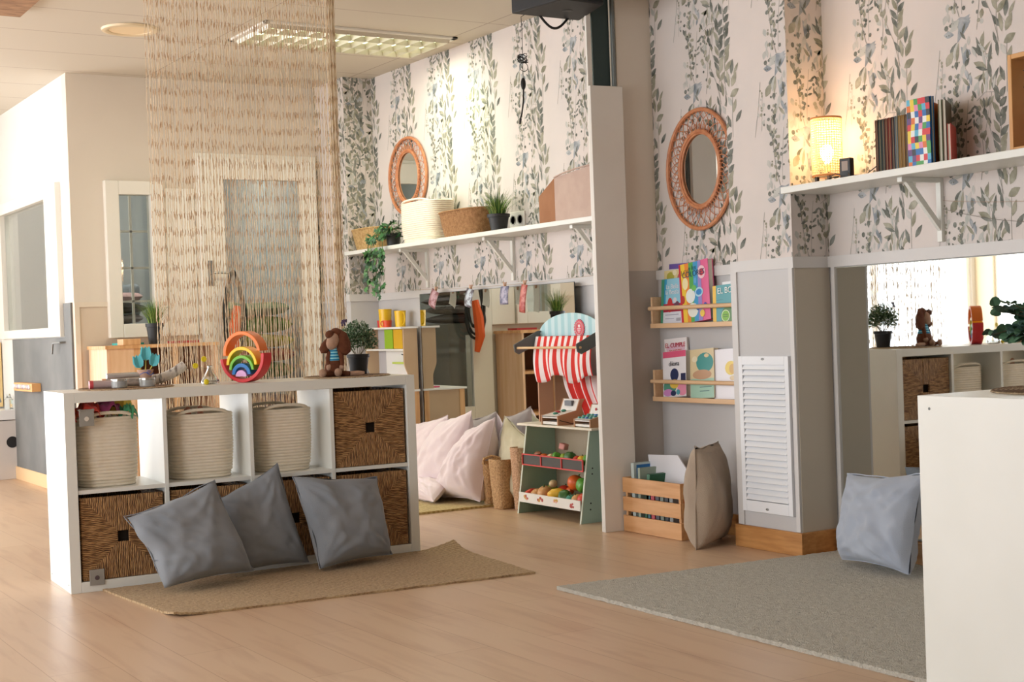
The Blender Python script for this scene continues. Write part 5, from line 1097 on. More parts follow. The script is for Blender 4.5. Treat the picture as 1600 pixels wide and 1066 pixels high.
# ------------------------------------------------------------------ column board, steel post, loudspeaker, cable
f = MB(); f.prism([(3.728, 5.225, 0), (3.896, 5.205, 0), (3.896, 5.225, 0), (3.728, 5.248, 0)], (0, 0, 2.043)); o = f.build('column_board', mat('scuffed_white_board', (228, 222, 214), .5, c2=(220, 214, 205), scale=2), bevel=.002); center(o); tag(o, 'tall off-white board cladding the steel post between the two bays', 'board')
t = thing('steel_post', 'dark green steel post above the off-white board, with a grey pipe beside it', 'post', (3.82, 5.30, 0)); gst = mat('dark_green_steel', (52, 68, 66), .35, metal=.3)
f = MB(); f.box((-.045, -.038, 0), (.05, -.028, CEIL)); f.box((.0, -.028, 0), (.010, .0, CEIL)); f.box((-.02, .0, 0), (.05, .010, CEIL)); f.build('steel_beam', gst, t)
f = MB(); f.cyl((.062, -.05, 0), (.062, -.05, CEIL), .010, n=16); f.build('pipe', mat('grey_pipe', (120, 126, 126), .35, metal=.5), t)
f = MB(); f.box((-.085, -.05, 0), (-.060, -.0385, CEIL)); f.build('white_batten', white_paint, t)
t = thing('loudspeaker', 'black loudspeaker hanging under the ceiling at the top of the picture', 'loudspeaker', (3.60, 5.20, 2.365), 0); spk = mat('speaker_black', (40, 40, 42), .6, bump=.2, bscale=300)
f = MB(); f.prism([(-.20, .155, 0), (-.145, -.18, 0), (.085, -.16, 0), (.172, .155, 0)], (0, 0, .20)); f.build('cabinet', spk, t, bevel=.006)
f = MB(); f.prism([(-.135, -.183, .012), (.075, -.165, .012), (.075, -.169, .012), (-.135, -.187, .012)], (0, 0, .175)); f.build('grille', mat('speaker_grille', (30, 31, 33), .5, metal=.3), t)
for i in range(9): pass
f = MB(); f.lathe([(.0001, -.002), (.022, -.002), (.024, .001)], 24, M=Matrix.Translation((0, 0, 0))); f.build('mount_recess', mat('recess_black', (20, 20, 21), .5), t)
f = MB(); f.box((-.02, .06, .20), (.02, .10, CEIL - 2.365)); f.build('bracket', dark_metal, t)
t = thing('hanging_cable', 'thin black cable with an inline switch hanging below the loudspeaker', 'cable', (3.45, 5.355, 1.875)); cabm = mat('cable_black', (34, 33, 34), .5)
f = MB(); f.tube([(.02, -.01, .495), (0, 0, .48), (.003, 0, .42), (.002, 0, .30), (-.001, 0, .20)], .0016, 6); f.tube([(0, 0, .155), (-.002, 0, .1), (-.014, 0, .04), (-.022, 0, .02)], .0038, 8)
for k in range(5):
    f.tube([(.028*cos(2*pi*i/14 + k)*.9, .006*sin(3*i), .285 + .003*k + (.012 + .002*k)*sin(2*pi*i/14)) for i in range(14)], .0018, 6, closed=True)
f.tube([(.022*cos(2*pi*i/14) + .006, 0, .255 + .020*sin(2*pi*i/14)) for i in range(14)], .0016, 6, closed=True); f.build('cord', cabm, t)
f = MB(); f.ell((-.0, 0, .178), (.013, .009, .028), 14); f.build('inline_switch', cabm, t); f = MB(); f.cyl((-.021, 0, .02), (-.025, 0, -.005), .006, .0045, n=12); f.build('connector', cabm, t)
f = MB(); f.tube([(3.54 + .16*i/12, 5.34 - .0*i, 2.37 - .055*sin(pi*i/12)) for i in range(13)], .006, 8); o = f.build('looped_cable', cabm); center(o); tag(o, 'thick black cable loop sagging under the loudspeaker', 'cable')

# ------------------------------------------------------------------ picture book ledges in the recess
def ledge(label, z):
    t = thing('book_ledge', label, 'wall rack', (WX, 5.205, z), 0, 'wooden book ledges in the recess'); Lg = .66
    f = MB(); f.box((-.088, -Lg, 0), (-.001, 0, .012)); f.build('bottom_board', birch, t, bevel=.002)
    f = MB(); f.box((-.092, -Lg, 0), (-.086, 0, .022)); f.build('front_lip', birch, t, bevel=.002)
    for y in (-.012, -Lg): f = MB(); f.box((-.086, y, .012), (-.001, y + .012, .145)); f.build('end_panel', birch, t, bevel=.002)
    f = MB(); f.cyl((-.088, .008, .092), (-.088, -Lg - .004, .092), .0095, n=14); f.build('rail', birch, t)
ledge('upper wooden ledge of picture books beside the louvred pillar', .925); ledge('lower wooden ledge of picture books beside the louvred pillar', .586)
pgm = mat('book_pages', (228, 222, 208), .8)
def picture_book(label, yl, z, w, h, th, tilt, back, x, cover, shapes=(), texts=(), grp='picture books on the wall ledges', parent_M=None, spine=None):
    """front-facing book; yl = y of its left edge, local x right, y up, z out of the wall"""
    t = thing('picture_book', label, 'book', group=grp)
    M = (parent_M or Matrix.Translation((x, yl, z)) @ MW) @ Matrix.Rotation(tilt, 4, 'Z') @ Matrix.Rotation(-back, 4, 'X'); t.matrix_basis = M
    f = MB(); f.box((0, 0, th - .002), (w, h, th)); f.box((0, 0, 0), (w, h, .002)); f.box((-.001, 0, 0), (.002, h, th)); f.build('cover', mat('cover_%d_%d_%d' % cover, cover, .35), t, smooth=False)
    f = MB(); f.box((.003, .003, .002), (w - .003, h - .003, th - .002)); f.build('pages', pgm, t, smooth=False)
    if spine: f = MB(); f.box((0, 0, th), (spine[0], h, th + .0004)); f.build('spine_strip', mat('cover_%d_%d_%d' % spine[1], spine[1], .4), t, smooth=False)
    if shapes:
        f = MB(); ml = []; 
        for k, s in enumerate(shapes):
            c = s[-1]
            if c not in ml: ml.append(c)
            mi = ml.index(c); zz = th + .0004 + .00012*k
            if s[0] == 'r': pts = [(s[1], s[2]), (s[3], s[2]), (s[3], s[4]), (s[1], s[4])]
            elif s[0] == 'e': pts = [(s[1] + s[3]*cos(2*pi*i/18), s[2] + s[4]*sin(2*pi*i/18)) for i in range(18)]
            else: pts = s[1]
            pts = clip_poly(pts, 0.005, .995, 0.004, .996)
            if pts: f.add([(px*w, py*h, zz) for px, py in pts], [tuple(range(len(pts)))], mi)
        f.build('cover_picture', [mat('cover_%d_%d_%d' % c, c, .4) for c in ml], t, smooth=False)
    for (s, px, py, sz, c) in texts:
        text_mesh('cover_lettering', s, sz, mat('ink_%d_%d_%d' % c, c, .5), t, Matrix.Translation((px*w, py*h, th + .0028)), .0002)
    return t
UZ = .938; LZ = .599
picture_book('purple topped picture book, hindmost on the left of the upper ledge', 5.155, UZ, .20, .282, .006, 0, .04, WX - .012, (104, 84, 160))
picture_book('yellow flowered picture book behind the blue one on the upper ledge', 5.178, UZ, .155, .252, .008, .02, .06, WX - .022, (222, 206, 150), [('e', .3, .88, .18, .09, (176, 170, 70)), ('e', .75, .86, .12, .07, (188, 110, 100)), ('e', .5, .95, .1, .05, (238, 226, 190))])
picture_book('blue picture book with white lettering, front left on the upper ledge', 5.182, UZ, .165, .212, .012, .03, .09, WX - .035, (60, 160, 204), [('p', [(.15, .0), (1, 0), (.8, 1), (.25, 1)], (150, 206, 226)), ('r', 0, 0, 1, .27, (226, 228, 236)), ('r', .08, .27, .9, .45, (186, 48, 74)), ('e', .4, .42, .12, .16, (206, 60, 60)), ('e', .7, .4, .12, .1, (110, 70, 90)), ('e', .62, .52, .08, .06, (226, 220, 226)), ('p', [(0, 0), (.1, 0), (.14, 1), (0, 1)], (70, 150, 120)), ('r', .2, .2, .8, .212, (120, 120, 150)), ('r', .2, .12, .6, .13, (120, 120, 150)), ('r', .7, .06, .9, .13, (170, 170, 180))], [('La Bella', .5, .82, .03, (245, 245, 250)), ('la Bestia', .5, .70, .03, (245, 245, 250))])
rb_ = [('p', [(.0, 0), (.10, 0), (.06, 1), (0, 1)], (204, 44, 56)), ('p', [(.08, 0), (.24, 0), (.2, 1), (.06, 1)], (242, 206, 66)), ('p', [(.22, 0), (.34, 0), (.34, 1), (.2, 1)], (236, 140, 56)), ('p', [(.34, 0), (.46, 0), (.5, 1), (.34, 1)], (86, 172, 84)), ('p', [(.46, 0), (.62, 0), (.66, 1), (.5, 1)], (60, 156, 206)), ('p', [(.60, 0), (.74, 0), (.76, 1), (.66, 1)], (150, 132, 200)), ('e', .2, .66, .1, .10, (246, 232, 180)), ('e', .36, .44, .16, .12, (232, 240, 236)), ('e', .42, .2, .18, .12, (236, 238, 226)), ('e', .78, .8, .13, .11, (240, 196, 206)), ('e', .78, .8, .08, .06, (208, 48, 56)), ('e', .66, .48, .14, .08, (170, 214, 236)), ('e', .66, .48, .1, .05, (40, 132, 200)), ('e', .6, .22, .06, .04, (40, 96, 180)), ('e', .74, .12, .08, .06, (236, 200, 70)), ('e', .85, .24, .06, .05, (46, 66, 170)), ('e', .1, .4, .06, .07, (190, 60, 50)), ('e', .5, .56, .08, .05, (110, 190, 90)), ('e', .56, .68, .05, .05, (96, 170, 220))]
picture_book('big rainbow striped picture book leaning to the left on the upper ledge', 5.01, UZ, .205, .272, .03, .10, .05, WX - .030, (222, 88, 140), rb_, [('LOS', .22, .84, .034, (176, 150, 30)), ('y los', .48, .90, .03, (24, 96, 110)), ('COLORES', .5, .80, .036, (30, 70, 110))])
picture_book('teal picture book with a yellow spine, at the right end of the upper ledge', 4.785, UZ, .20, .165, .02, .05, .06, WX - .045, (66, 150, 158), [('e', .62, .16, .36, .3, (84, 128, 70)), ('e', .42, .17, .14, .16, (226, 240, 200)), ('e', .42, .17, .12, .14, (124, 182, 40)), ('r', .12, .60, .34, .61, (40, 100, 110)), ('r', .34, .14, .5, .16, (60, 110, 30)), ('r', .34, .19, .5, .21, (60, 110, 30))], [('EL BO', .42, .84, .038, (240, 244, 240))], spine=(.022, (236, 190, 60)))
picture_book('small white cased book behind the teal one on the upper ledge', 4.76, UZ, .14, .182, .01, .03, .05, WX - .022, (238, 236, 236))
picture_book('white book with red lettering, hindmost on the left of the lower ledge', 5.185, LZ, .165, .272, .010, .06, .05, WX - .018, (240, 236, 236), [('e', .5, .82, .42, .10, (224, 190, 206)), ('r', .1, .70, .9, .74, (236, 150, 130))], [('EL CUMPLE', .5, .88, .030, (196, 44, 66)), ('AMIGOS', .5, .77, .026, (216, 96, 60))])
picture_book('white picture book with a pink top band, front left on the lower ledge', 5.165, LZ, .17, .212, .028, .07, .08, WX - .032, (236, 234, 238), [('r', 0, .86, 1, 1, (222, 92, 128)), ('e', .5, .48, .18, .14, (40, 52, 92)), ('e', .3, .22, .28, .16, (84, 150, 130)), ('e', .5, .28, .2, .1, (228, 192, 80)), ('e', .84, .16, .22, .14, (234, 150, 178)), ('e', .22, .1, .2, .08, (206, 140, 200)), ('e', .45, .08, .12, .06, (36, 50, 90)), ('r', .78, .28, .98, .5, (34, 42, 84)), ('e', .66, .1, .08, .06, (80, 160, 170))], [('diiona', .5, .72, .032, (60, 60, 70))])
picture_book('cream and teal picture book in the middle of the lower ledge', 4.965, LZ, .165, .222, .024, .06, .07, WX - .036, (220, 202, 160), [('e', .62, .72, .36, .2, (64, 150, 146)), ('r', .0, .0, 1, .40, (168, 206, 186)), ('e', .5, .48, .4, .1, (196, 154, 120)), ('e', .2, .8, .12, .06, (232, 220, 190)), ('e', .7, .86, .1, .04, (226, 206, 160)), ('r', .4, .14, .8, .155, (90, 130, 130)), ('r', .4, .22, .9, .235, (90, 130, 130))])
picture_book('white picture book with a yellow round drawing, at the right end of the lower ledge', 4.81, LZ, .19, .222, .012, .05, .06, WX - .04, (238, 236, 242), [('e', .6, .62, .2, .14, (240, 214, 110)), ('e', .66, .60, .12, .1, (222, 180, 110)), ('e', .66, .42, .1, .05, (226, 206, 170))])

# ------------------------------------------------------------------ pine crate with books
CR = thing('wooden_crate', 'pine slatted crate full of books on the floor beside the off-white board', 'crate', (3.818, 4.787, 0)); CL, CD = .42, .245
for z0, z1 in ((.001, .075), (.095, .160), (.180, .248)):
    for a, b in (((0, 0), (.010, CL)), ((CD - .010, 0), (CD, CL))): f = MB(); f.box((a[0], a[1], z0), (b[0], b[1], z1)); f.build('long_slat', pine_y, CR, bevel=.0015)
    for y in (0, CL - .010): f = MB(); f.box((.0103, y, z0), (CD - .0103, y + .010, z1)); f.build('end_slat', pine_y, CR, bevel=.0015)
for x in (.0105, CD - .0255):
    for y in (.0105, CL - .0255): f = MB(); f.box((x, y, .001), (x + .015, y + .015, .245)); f.build('corner_post', pine, CR)
f = MB(); f.box((.0105, .0105, .001), (CD - .0105, CL - .0105, .008)); f.build('bottom', pine_y, CR)
cg = 'books standing in the pine crate'
def crate_book(label, y, h, w, th, col, lean, x=3.838, yaw=0, extra=None):
    t = thing('crate_book', label, 'book', (x, y, .010), group=cg); t.rotation_euler = (lean, 0, yaw)
    f = MB(); f.box((0, 0, 0), (w, .0016, h)); f.box((0, th - .0016, 0), (w, th, h)); f.box((-.001, 0, 0), (.0015, th, h)); f.box((0, 0, h - .0005), (w, th, h)); f.build('cover', mat('cover_%d_%d_%d' % col, col, .45), t, smooth=False)
    f = MB(); f.box((.002, .0017, .002), (w - .002, th - .0017, h - .001)); f.build('pages', pgm, t, smooth=False)
    if extra: f = MB(); f.box((w*.1, -.0006, h*.5), (w*.9, 0, h*.97)); f.ell((w*.4, -.0008, h*.86), (w*.16, .0008, h*.05), 12, mi=1); f.build('cover_picture', [mat('cover_%d_%d_%d' % extra, extra, .4), mat('cover_230_190_60', (230, 190, 60), .4)], t, smooth=False)
    return t
crate_book('book with a blue picture cover, sticking up at the left end of the crate', 5.135, .305, .14, .022, (196, 212, 210), -.02, extra=(36, 112, 180))
crate_book('pale grey-green book at the left of the crate, before the blue one', 5.10, .285, .15, .018, (160, 176, 160), .02)
crate_book('dark green book slanting in the left half of the crate', 5.055, .262, .17, .02, (44, 104, 72), .12)
for k, (c, h) in enumerate((((60, 120, 130), .21), ((190, 70, 80), .19), ((70, 70, 78), .2), ((120, 130, 120), .205), ((40, 44, 50), .2), ((150, 152, 150), .19))): crate_book(('teal', 'red', 'charcoal', 'grey-green', 'near-black', 'light grey')[k] + ' book spine seen through the slats of the crate', 5.03 - k*.033, h, .16, .024, c, 0)
t = thing('drawing_board', 'large white sheet standing slantwise out of the pine crate', 'board', (3.90, 4.86, .012)); t.rotation_euler = (0, radians(6), 0)
f = MB(); f.prism([(0, 0, 0), (0, .20, 0), (0, .30, .335), (0, .085, .345), (0, -.03, .245)], (.006, 0, 0)); f.build('sheet', mat('white_sheet', (226, 226, 232), .5), t)
crate_book('orange folder lying on top at the right end of the crate', 4.80, .235, .20, .012, (226, 130, 64), 0, x=3.84, yaw=.0)

# ------------------------------------------------------------------ louvre grille on the pillar
t = thing('louvre_grille', 'tall white louvred ventilation grille mounted on the pillar', 'vent grille', (3.92, 4.182, .155)); GW, GH = .30, .645; gw = mat('grille_white', (236, 238, 242), .3)
f = MB()
for lo, hi in (((-.014, 0, 0), (0, .024, GH)), ((-.014, GW - .024, 0), (0, GW, GH)), ((-.014, .024, 0), (0, GW - .024, .046)), ((-.014, .024, GH - .036), (0, GW - .024, GH))): f.box(lo, hi)
f.build('frame', gw, t, bevel=.0015); f = MB(); f.box((-.003, .024, .046), (-.0005, GW - .024, GH - .036)); f.build('dark_backing', mat('grille_gap', (132, 134, 140), .8), t, smooth=False)
for k in range(23):
    z = .050 + k*(GH - .092)/22.5; f = MB(); f.prism([(-.016, .0245, z), (-.0035, .0245, z + .022), (-.0035, .0245, z + .0195), (-.0145, .0245, z - .001)][::-1], (0, GW - .049, 0)); f.build('slat', gw, t)
for z in (.016, GH - .012): f = MB(); f.ell((-.014, GW*.5, z), (.003, .010, .005), 12); f.build('latch', steel, t)

# ------------------------------------------------------------------ niche shelf: lamp, clock, books, abacus
def nset(t, u, d, z, rz=0): t.location = niche(u, d, z); t.rotation_euler = (0, 0, NRZ + pi/2 + rz)      # local x: out? see below
# local axes for niche things: x = away from camera-left along wall toward viewer (u), handled with NRZ
def nthing(name, label, cat, u, d, z=nS, rz=0, group=None): return thing(name, label, cat, niche(u, d, z), NRZ + pi + rz, group)
LT = nthing('table_lamp', 'small lamp with a glowing woven cane shade, in the corner of the shelf', 'lamp', .165, .135)
cane = mat('cane_webbing', (244, 226, 188), .7)
cn = cane.node_tree; tr = cn.nodes.new('ShaderNodeBsdfTranslucent'); tr.inputs[0].default_value = rgbi((250, 226, 182)); mxs = cn.nodes.new('ShaderNodeMixShader'); mxs.inputs[0].default_value = .45
cn.links.new(cn.nodes['Principled BSDF'].outputs[0], mxs.inputs[1]); cn.links.new(tr.outputs[0], mxs.inputs[2]); cn.links.new(mxs.outputs[0], cn.nodes['Material Output'].inputs[0])
RS, S0, S1 = .058, .030, .255
f = MB()
for k in range(36):
    a = 2*pi*k/36; f.tube([(RS*cos(a), RS*sin(a), S0), (RS*cos(a), RS*sin(a), S1)], .0019, 4)
for k in range(24):
    z = S0 + (S1 - S0)*(k + .5)/24; f.tube([(RS*cos(2*pi*i/36), RS*sin(2*pi*i/36), z) for i in range(36)], .0020, 4, closed=True)
f.build('cane_shade', cane, LT, smooth=False)
for z in (S0, S1): f = MB(); f.tube([(RS*cos(2*pi*i/36), RS*sin(2*pi*i/36), z) for i in range(36)], .0035, 6, closed=True); f.build('shade_rim', mat('lamp_rim', (206, 142, 84), .6), LT)
for k in range(3):
    a = 2*pi*k/3 + .5; f = MB(); f.box((-.006, -.006, 0), (.006, .006, .04), M=Matrix.Translation((.043*cos(a), .043*sin(a), 0))); f.build('leg', mat('lamp_leg', (48, 36, 28), .5), LT)
f = MB(); f.lathe([(.0001, .028), (.045, .028), (.045, .033), (.0001, .033)], 28); f.cyl((0, 0, .033), (0, 0, .075), .014, n=16); f.build('lamp_base', mat('lamp_base_white', (226, 206, 176), .5), LT)
f = MB(); f.lathe([(.010, .072), (.011, .085), (.022, .105), (.026, .122), (.022, .140), (.010, .152), (.0001, .155)], 20); f.build('light_bulb', mat('bulb_glow', (255, 226, 176), .3, emit=26), LT)
light('lamp_glow', 'POINT', niche(.165, .135, nS + .20), 1.5, (1, .74, .46), radius=.03)
t = nthing('shelf_clock', 'small black device with a grey cable beside the glowing lamp', 'device', .335, .185, rz=.2); f = MB(); f.box((-.026, -.012, 0), (.026, .012, .078)); f.build('case', black_pl, t, bevel=.004)
f = MB(); f.box((-.014, .0123, .03), (.014, .0128, .066)); f.build('screen', mat('device_screen', (150, 128, 110), .3), t); f = MB(); f.tube([(-.02, .02, .02), (-.05, .05, .004), (-.11, .03, .004), (-.15, .02, .03)], .002, 6); f.tube([(.02, .02, .01), (.05, .05, .004), (.01, .06, .018), (-.03, .05, .004)], .002, 6); f.build('cable', cabm, t)
cols_b = [((92, 52, 42), 'dark brown'), ((54, 70, 62), 'dark green'), ((66, 74, 72), 'slate green'), ((110, 56, 44), 'maroon'), ((140, 60, 46), 'brick red'), ((74, 52, 54), 'plum brown'), ((116, 132, 140), 'grey-blue'), ((158, 126, 72), 'ochre'), ((172, 132, 74), 'light ochre'), ((120, 92, 64), 'mid brown')]
u = .375
for k, (c, nm) in enumerate(cols_b):
    th = .0125; t = nthing('board_book', '%s board book, %s in the row beside the patchwork book' % (nm, ('first', 'second', 'third', 'fourth', 'fifth', 'sixth', 'seventh', 'eighth', 'ninth', 'last')[k]), 'book', u, .035, rz=.70, group='board books on the niche shelf')
    m1 = mat('cover_%d_%d_%d' % c, c, .5)
    out = [(0, 0), (.15, 0), (.15, .19)] + [(.15 - .015*(1 - cos(pi/2*i/4)), .19 + .015*sin(pi/2*i/4)) for i in range(1, 5)] + [(0, .205)]
    f = MB(); f.prism([(0, a, b) for a, b in out], (.004, 0, 0)); f.prism([(th - .006, a, b) for a, b in out], (.004, 0, 0)); f.build('cover', m1, t, bevel=.0006)
    f = MB(); f.prism([(.004, a*.99, b*.99) for a, b in out], (th - .010, 0, 0)); f.build('pages', mat('board_pages', (196, 172, 140), .8), t); u += .0172
# patchwork covered book, plain colours only
PM = Matrix.Translation(niche(.655, .165, nS)) @ Matrix(((ND.x, 0, NN.x, 0), (ND.y, 0, NN.y, 0), (0, 1, 0, 0), (0, 0, 0, 1))) @ Matrix.Rotation(radians(4), 4, 'Y')
rr = random.Random(9); pc = [(214, 52, 60), (38, 110, 178), (238, 206, 60), (74, 160, 82), (226, 140, 180), (104, 60, 120), (236, 236, 232), (224, 116, 46), (44, 48, 58), (90, 176, 206)]
sh = []
for i in range(6):
    for j in range(11): sh.append(('p', [(i/6 + .02*sin(j), j/11), ((i+1)/6 + .02*sin(j), j/11), ((i+1)/6 + .02*sin(j+1), (j+1)/11), (i/6 + .02*sin(j+1), (j+1)/11)], pc[rr.randrange(10)]))
picture_book('tall book with a patchwork cover of coloured squares, on the shelf', 0, 0, .112, .245, .014, 0, .0, 0, (40, 108, 170), sh, grp='books on the niche shelf', parent_M=PM)
for k, (u0, c, lab, h) in enumerate(((.752, (226, 120, 48), 'tall orange book right beside the patchwork book', .228), (.772, (120, 128, 92), 'olive book between the orange and the rightmost books', .228), (.792, (92, 84, 64), 'thin dark olive book near the right end of the row', .226), (.812, (196, 84, 74), 'thin reddish book, rightmost of the row on the niche shelf', .14))):
    t = nthing('tall_book', lab, 'book', u0 - .065, .035, rz=.66 - (.16 if c[0] == 226 else 0), group='books on the niche shelf'); f = MB(); f.box((0, 0, 0), (.002, .15, h)); f.box((.010, 0, 0), (.012, .15, h)); f.build('cover', mat('cover_%d_%d_%d' % c, c, .5), t, bevel=.0004); f = MB(); f.box((.002, .002, .001), (.010, .148, h - .003)); f.build('pages', pgm, t, smooth=False)
t = nthing('bead_abacus', 'wooden frame with coloured blocks on wires, cut off at the right edge', 'abacus', 1.44, .07); aw = mat('abacus_wood', (214, 160, 100), .5, c2=(198, 142, 84), scale=4)
for lo, hi in (((0, 0, 0), (.016, .11, .32)), ((.30, 0, 0), (.316, .11, .32)), ((.016, 0, .304), (.30, .11, .32)), ((.016, 0, 0), (.30, .11, .016))): f = MB(); f.box(lo, hi); f.build('frame_board', aw, t, bevel=.002)
rr = random.Random(6)
for k in range(5):
    z = .05 + k*.055; f = MB(); f.cyl((.016, .055, z), (.30, .055, z), .002, n=6); wr_ = f.build('wire', steel, t)
    for q in range(3): c = pc[(k*3 + q*2 + (3 if k == 4 else 0)) % 10]; x = .045 + q*.05 + k*.006; f = MB(); f.box((x - .014, .035, z - .016), (x + .014, .075, z + .016)); f.build('block', mat('cover_%d_%d_%d' % c, c, .4), wr_, bevel=.004)
f = MB(); pts = [niche(.66 + 1.2*i/40, .022 + .004*sin(i), 1.33 - .09*4*(i/40)*(1-i/40)*1.0) for i in range(41)]; f.tube(pts, .0009, 5); o = f.build('wire_string', mat('thin_wire', (120, 112, 104), .5)); center(o); tag(o, 'thin dark wire sagging below the niche shelf bracket', 'wire')
f = MB(); pts = [niche(.66 + 1.3*i/40, .022, 1.36 - .045*4*(i/40)*(1-i/40)) for i in range(41)]; f.tube(pts, .0007, 5); o = f.build('wire_string', mat('thin_copper', (176, 140, 116), .5)); center(o); tag(o, 'thin copper-coloured wire hanging above the dark one', 'wire')

# ------------------------------------------------------------------ foreground cube shelf with its plant
fgR = radians(0)
fg, FW, FH = cube_shelf('cube_shelf', 'white cube shelf cut off by the right edge of the picture, seen from its side', (2.545, 1.903, 0), 0, cols=4)
placemat('round woven placemat on the foreground cube shelf, at the right edge', (2.84, 2.085, FH), .185)
t = thing('eucalyptus_plant', 'dark green eucalyptus plant leaning over the foreground cube shelf', 'potted plant', (2.80, 2.06, FH + .0062)); f = MB(); f.lathe([(.0001, 0), (.045, 0), (.055, .10), (.050, .10), (.042, .01), (.0001, .01)], 28); f.build('pot', white_paint, t)
rr = random.Random(12); fl_ = MB(); st_ = MB()
for k in range(30):
    a = rr.uniform(0, 6.28); L = rr.uniform(.12, .21)
    if k < 14: a = rr.uniform(1.4, 3.0)
    p = Vector((0, 0, .08)); d = Vector((cos(a)*.55, sin(a)*.55, 1)).normalized(); pts = [p.copy()]
    for i in range(10):
        p = p + d*L/9; d = (d + Vector((cos(a)*.12, sin(a)*.12, -.15 if k < 10 else -.04))).normalized(); pts.append(p.copy())
        if i > 1:
            for s in (-1, 1):
                n_ = Vector((rr.gauss(0, .5), rr.gauss(0, .5), 1)).normalized(); sd = d.cross(n_).normalized()*s; r_ = rr.uniform(.009, .016); c = p + sd*r_*.9; q = [c + (sd*cos(2*pi*j/9) + d*sin(2*pi*j/9)*.85)*r_ + n_*.002*cos(4*pi*j/9) for j in range(9)]; fl_.add(q, [tuple(range(9))], rr.randrange(3))
    st_.tube(pts, .0012, 5)
fl_.build('foliage', [mat('euc_dark', (50, 84, 62), .6), mat('euc_mid', (78, 116, 88), .6), mat('euc_blue', (70, 100, 92), .6)], t, smooth=False); st_.build('stems', mat('euc_stem', (96, 90, 70), .7), t)

# ------------------------------------------------------------------ left background: pine drawer unit, sink, mirror, holder
PU_ = thing('pine_cabinet', 'low pine cabinet with dark open compartments behind the hanging curtain', 'cabinet', (2.34, 8.24, 0)); pale_pine = mat('pale_pine', (236, 200, 166), .5, c2=(224, 182, 142), scale=3, stretch=(10, 10, 1))
f = MB(); f.box((0, .0, 0), (.018, .38, .905)); f.build('side_panel', pale_pine, PU_); f = MB(); f.box((.66, .0, 0), (.678, .38, .905)); f.build('side_panel', pale_pine, PU_)
f = MB(); f.box((-.01, -.01, .905), (.69, .385, .925)); f.build('top_board', pine, PU_); f = MB(); f.box((.018, .36, .02), (.66, .37, .905)); f.build('back_board', mat('brown_back', (112, 74, 54), .7), PU_, smooth=False)
f = MB(); f.box((.0185, -.004, .02), (.16, .012, .905)); f.build('pale_door', pale_pine, PU_); f = MB(); f.box((.16, -.002, .0), (.20, .02, .905)); f.build('pine_post', pine, PU_); f = MB(); f.box((.40, -.002, .0), (.43, .02, .905)); f.build('pine_post', pine, PU_)
for z in (.02, .33, .62): f = MB(); f.box((.2, .0, z), (.66, .36, z + .018)); f.build('shelf_board', pine, PU_)
f = MB(); f.box((.10, .0, .925), (.205, .12, .962)); o = f.build('pine_block', pine, bevel=.002); o.location = (2.34, 8.24, 0); center(o); tag(o, 'small pine block lying on the low pine cabinet', 'block')
f = MB(); f.box((0, 0, 0), (.16, .12, .012)); o = f.build('folder', mat('teal_folder', (60, 184, 178), .5)); o.location = (2.46, 8.42, .926); tag(o, 'flat teal folder on the low pine cabinet, left of the grass plant', 'folder'); 
f = MB(); f.box((0, 0, 0), (.16, .14, .014)); o = f.build('folder', mat('red_folder', (186, 52, 56), .5)); o.location = (2.80, 8.40, .926); tag(o, 'flat red folder on the low pine cabinet, right of the grass plant', 'folder')
grass_plant('grass plant in a black pot on the low pine cabinet, before the inner window', (2.665, 8.34, .926), .20, .13, .052, .125, 21)
# sink cabinet
t = thing('sink_cabinet', 'pale sink cabinet with a black round label, at the left edge', 'sink cabinet', (1.72, 10.30, 0)); f = MB(); f.box((0, 0, .0), (.56, .39, .415)); f.build('cabinet', mat('sink_cab', (212, 206, 202), .5), t, bevel=.002)
f = MB(); f.box((-.01, -.01, .42), (.57, .39, .49)); f.build('basin', mat('sink_white', (236, 236, 236), .25), t, bevel=.004); f = MB(); f.lathe([(.0001, 0), (.040, 0), (.040, .003), (.0001, .003)], 32, M=Matrix.Translation((.515, -.001, .262)) @ Matrix.Rotation(pi/2, 4, 'X')); lb = f.build('round_label', mat('label_black', (34, 34, 36), .5), t)
f = MB(); f.tube([(.46, .2, .49), (.46, .2, .56), (.46, .12, .575), (.46, .08, .55)], .010, 10); f.build('tap', steel, t)
f = MB(); f.lathe([(.0001, 0), (.028, 0), (.03, .07), (.014, .09), (.012, .11)], 20); o = f.build('soap_bottle', clear); o.location = (2.235, 10.36, .491); tag(o, 'clear soap bottle on the sink at the left edge', 'bottle')
t = thing('framed_panel', 'pale green panel in a light pine frame above the sink', 'framed panel', (2.0, 10.69, .50)); f = MB(); frame_rect(f, -.3, .262, 0, .47, .028, -.02, 0); f.build('frame', mat('light_pine_frame', (232, 200, 140), .5), t, bevel=.001); f = MB(); f.box((-.28, -.008, .02), (.24, -.001, .45)); f.build('panel', mat('pale_green_glass', (196, 212, 196), .25), t)
t = thing('chalk_holder', 'small wooden rack of chalks on the chalkboard wall', 'chalk holder', (2.258, 9.50, .635)); f = MB(); f.box((-.06, 0, .0), (-.001, .52, .055)); f.build('rack', mat('rack_wood', (228, 172, 112), .5), t, bevel=.002)
for k in range(10): f = MB(); f.cyl((-.064, .04 + k*.047, .02), (-.062, .065 + k*.047, .04), .009, n=8); f.build('chalk', mat('chalk%d' % (k % 3), ((226, 222, 226), (196, 190, 204), (214, 206, 196))[k % 3], .8), t)
t = thing('wall_hook', 'metal window latch arm on the chalkboard below the left window', 'latch', (2.258, 8.84, .955)); f = MB(); f.tube([(0, .0, 0), (-.03, 0, 0), (-.034, .17, -.004), (-.034, .20, -.07)], .006, 8); f.build('arm', steel, t)

